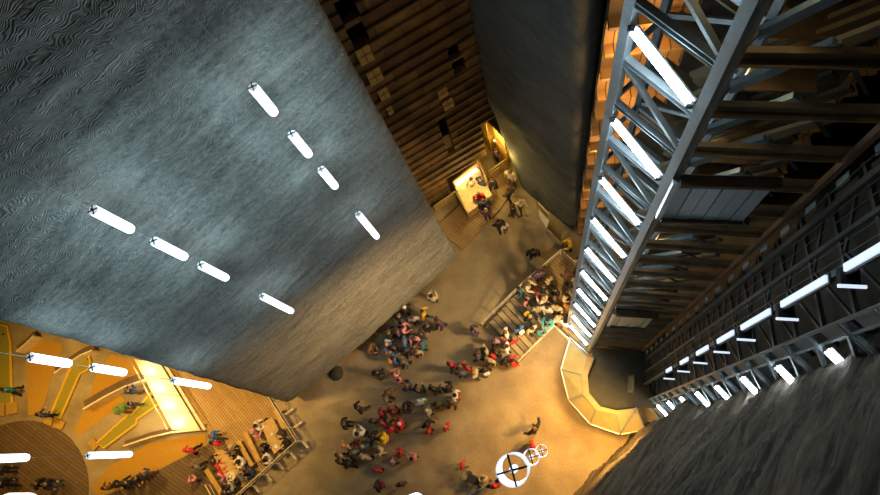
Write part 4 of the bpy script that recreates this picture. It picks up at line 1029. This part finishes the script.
 (364, 447, 'denim', 'person in grey blue in the lower crowd', dict(hair='blond')),
 (355, 452, 'grey', 'person in grey hood in the lower crowd', dict(hair='grey', hk='hat')),
 (365, 457, 'beige', 'person with pale beige hair low in the lower crowd', dict(hair='beige', sc=1.05)),
 (380, 451, 'cream', 'person in cream stooping below the yellow jacket', dict(pz=BE, hair='brunet', legs='cream')),
 (338.6, 455, 'beige', 'person in tan at the far left of the lower crowd', dict()),
 (341, 462, 'black', 'person in black lowest left of the lower crowd', dict(sc=1.05)),
 (349, 464, 'dark', 'person in dark coat lowest in the lower crowd', dict(pz=W_)),
 (376.7, 470, 'red', 'child in red alone below the lower crowd', dict(sc=.85, hair='dred')),
 (400.4, 453, 'red', 'person in red with a white bag strap below the crowd', dict(hair='brunet', pz=PH, sc=.85)),
 (393, 461.5, 'lilac', 'child in lilac beside the red jacket below the crowd', dict(sc=.75, pz=W_, hair='pink', hk='hat')),
 (413, 459, 'pink', 'person in pink with dark hair below the crowd', dict(hair='blackhair', pz=PH, sc=.9)),
 (378, 486, 'dark', 'person in dark coat with red at the bottom of the photo', dict(pack='dred')),
 (400.4, 484, 'brown', 'person in brown casting a long shadow at the bottom', dict(hair='blackhair', sc=.85)),
 (462, 465.5, 'red', 'small child in red alone on the open sandy floor', dict(sc=.7, hair='red', hk='hat')),
 (484.5, 481, 'beige', 'person in beige pushing the black pushchair', dict(sc=.8, hair='blond', pz=PH)),
 (495, 486, 'dred', 'person in dark red and black under the nearest drum lamp', dict(legs='black', hair='red', hk='hat')),
 (534.7, 429, 'black', 'person in black striding alone on the orange lit floor', dict(pz=O_, sc=1.05)),
 (532.6, 446, 'red', 'child in red beside the stacked drum lamps', dict(sc=.85, hair='red')),
 # golf and tables
 (7, 390, 'teal', 'person in teal with black trousers on the leftmost golf lane', dict(pz=W_, legs='black')),
 (41.5, 415, 'navy', 'person in navy bending by the second lane tee mats', dict(pz=BE)),
 (130, 391.5, 'navy', 'person in navy beside the curved cream edged bench', dict(pz=PH)),
 (132, 404, 'dark', 'person in dark clothes above the thin golf channel', dict(sc=.85)),
 (119, 409, 'green', 'person in green with orange face on the third golf lane', dict(sc=1.1, hair='green', hk='hat')),
 (38, 484, 'black', 'person in black on the round brown floor, left of a pair', dict(pz=W_)),
 (47, 484, 'black', 'person in black on the round brown floor, right of a pair', dict(pz=BE)),
 (118, 484, 'black', 'person in black at the edge of the orange carpet, left', dict(pz=W_)),
 (127, 483, 'black', 'person in black at the edge of the orange carpet, right', dict(pz=W_)),
 (137, 478, 'dark', 'person in dark grey coat on the brown boarded walkway', dict(pz=PH)),
 (145, 475, 'dgrey', 'second person in dark grey on the brown boarded walkway', dict(pz=PH)),
 (106, 488, 'brown', 'person in brown at the lower tip of the orange carpet', dict(sc=.85)),
 (1, 470, 'dark', 'person in dark clothes below the left edge lamp', dict()),
 (2, 483, 'black', 'person in black at the left photo edge', dict(pz=W_)),
 (212.6, 436.5, 'blue', 'person in blue at the foot of the glowing ramp', dict(z0=HD, sc=.95)),
 (214, 443, 'red', 'person in bright red at the foot of the glowing ramp', dict(legs='dark')),
 (188, 450, 'red', 'person in red and black walking on the orange carpet end', dict(pz=W_, hair='red', hk='hat', legs='black')),
 (194.6, 466, 'grey', 'person in grey beige on the brown walkway left of the tables', dict()),
 (192, 481, 'pink', 'child in pink on the brown walkway', dict(sc=.75, hair='pink', hk='hat')),
 (212, 461, 'black', 'person in black sitting at the upper left of the crowded table', dict(pz=SI, z0=HD)),
 (217, 469, 'red', 'person in red sitting on the left side of the crowded table', dict(pz=SI, z0=HD)),
 (220, 477.5, 'pink', 'person in dark pink sitting on the left side of the crowded table', dict(pz=SI, z0=HD)),
 (224, 485, 'purple', 'person in purple sitting on the left side of the crowded table', dict(pz=SI, z0=HD)),
 (229, 449, 'beige', 'person in beige at the head of the crowded table', dict(z0=HD)),
 (235, 453, 'black', 'person in black sitting right of the head of the crowded table', dict(pz=SI, z0=HD)),
 (240, 461, 'white', 'person in white sitting on the right side of the crowded table', dict(pz=SI, z0=HD, sc=1.1)),
 (244.5, 469, 'black', 'person in black sitting beside the white one', dict(pz=SI, z0=HD)),
 (250, 471, 'navy', 'person in navy sitting nearest the railing at the crowded table', dict(pz=SI, z0=HD, sc=1.1)),
 (240, 478, 'grey', 'person in grey at the near end of the crowded table', dict(z0=HD, sc=.9)),
 (230, 486, 'lgrey', 'person in pale grey at the railing end of the crowded table', dict(pz=SI, z0=HD)),
 (224, 493, 'dark', 'person in dark clothes at the bottom of the crowded table bench', dict(pz=SI, z0=HD)),
 (256.4, 426, 'white', 'person in white with black hair at the corner table', dict(pz=SI, z0=HD, hair='blackhair')),
 (253, 433, 'pink', 'person in pink at the corner table', dict(pz=SI, z0=HD, hair='blond')),
 (262, 449.5, 'black', 'person in black sitting left of the corner table', dict(pz=SI, z0=HD)),
 (267.6, 457.5, 'white', 'person in white and black at the near end of the corner table', dict(pz=SI, z0=HD, legs='black')),
 (282, 433, 'dark', 'person in dark coat sitting between corner table and railing', dict(pz=SI, z0=HD)),
 (287, 442.5, 'black', 'person in black in the corner of the deck railing', dict(pz=SI, z0=HD)),
]
TD = math.atan2((un(286, 444) - un(272, 417)).y, (un(286, 444) - un(272, 417)).x)       # long side of the tables
for px, py, top, lab, kw in PEOPLE:
    kw = dict(kw)
    if 'hair' not in kw: kw['hair'] = random.choice(['brunet', 'blackhair', 'brunet', 'brown'])
    if 'legs' not in kw: kw['legs'] = random.choice(['dark', 'denim', 'black', 'dgrey', 'brown'])
    if kw.get('pz') == SI: kw['rot'] = TD if px in (212, 217, 220, 224, 253, 256.4, 262) else TD + PI
    if 'pz' not in kw: kw['pz'] = random.choice(['stand', 'phone', 'stand', 'walk'])
    kw.setdefault('grp', 'people at the dining tables' if kw['pz'] == SI else 'visitors in the hall')
    person(px, py, top, lab, **kw)
S.world = bpy.data.worlds.new('cave'); S.world.use_nodes = True
S.world.node_tree.nodes['Background'].inputs[0].default_value = (.5, .7, 1, 1); S.world.node_tree.nodes['Background'].inputs[1].default_value = 0.0
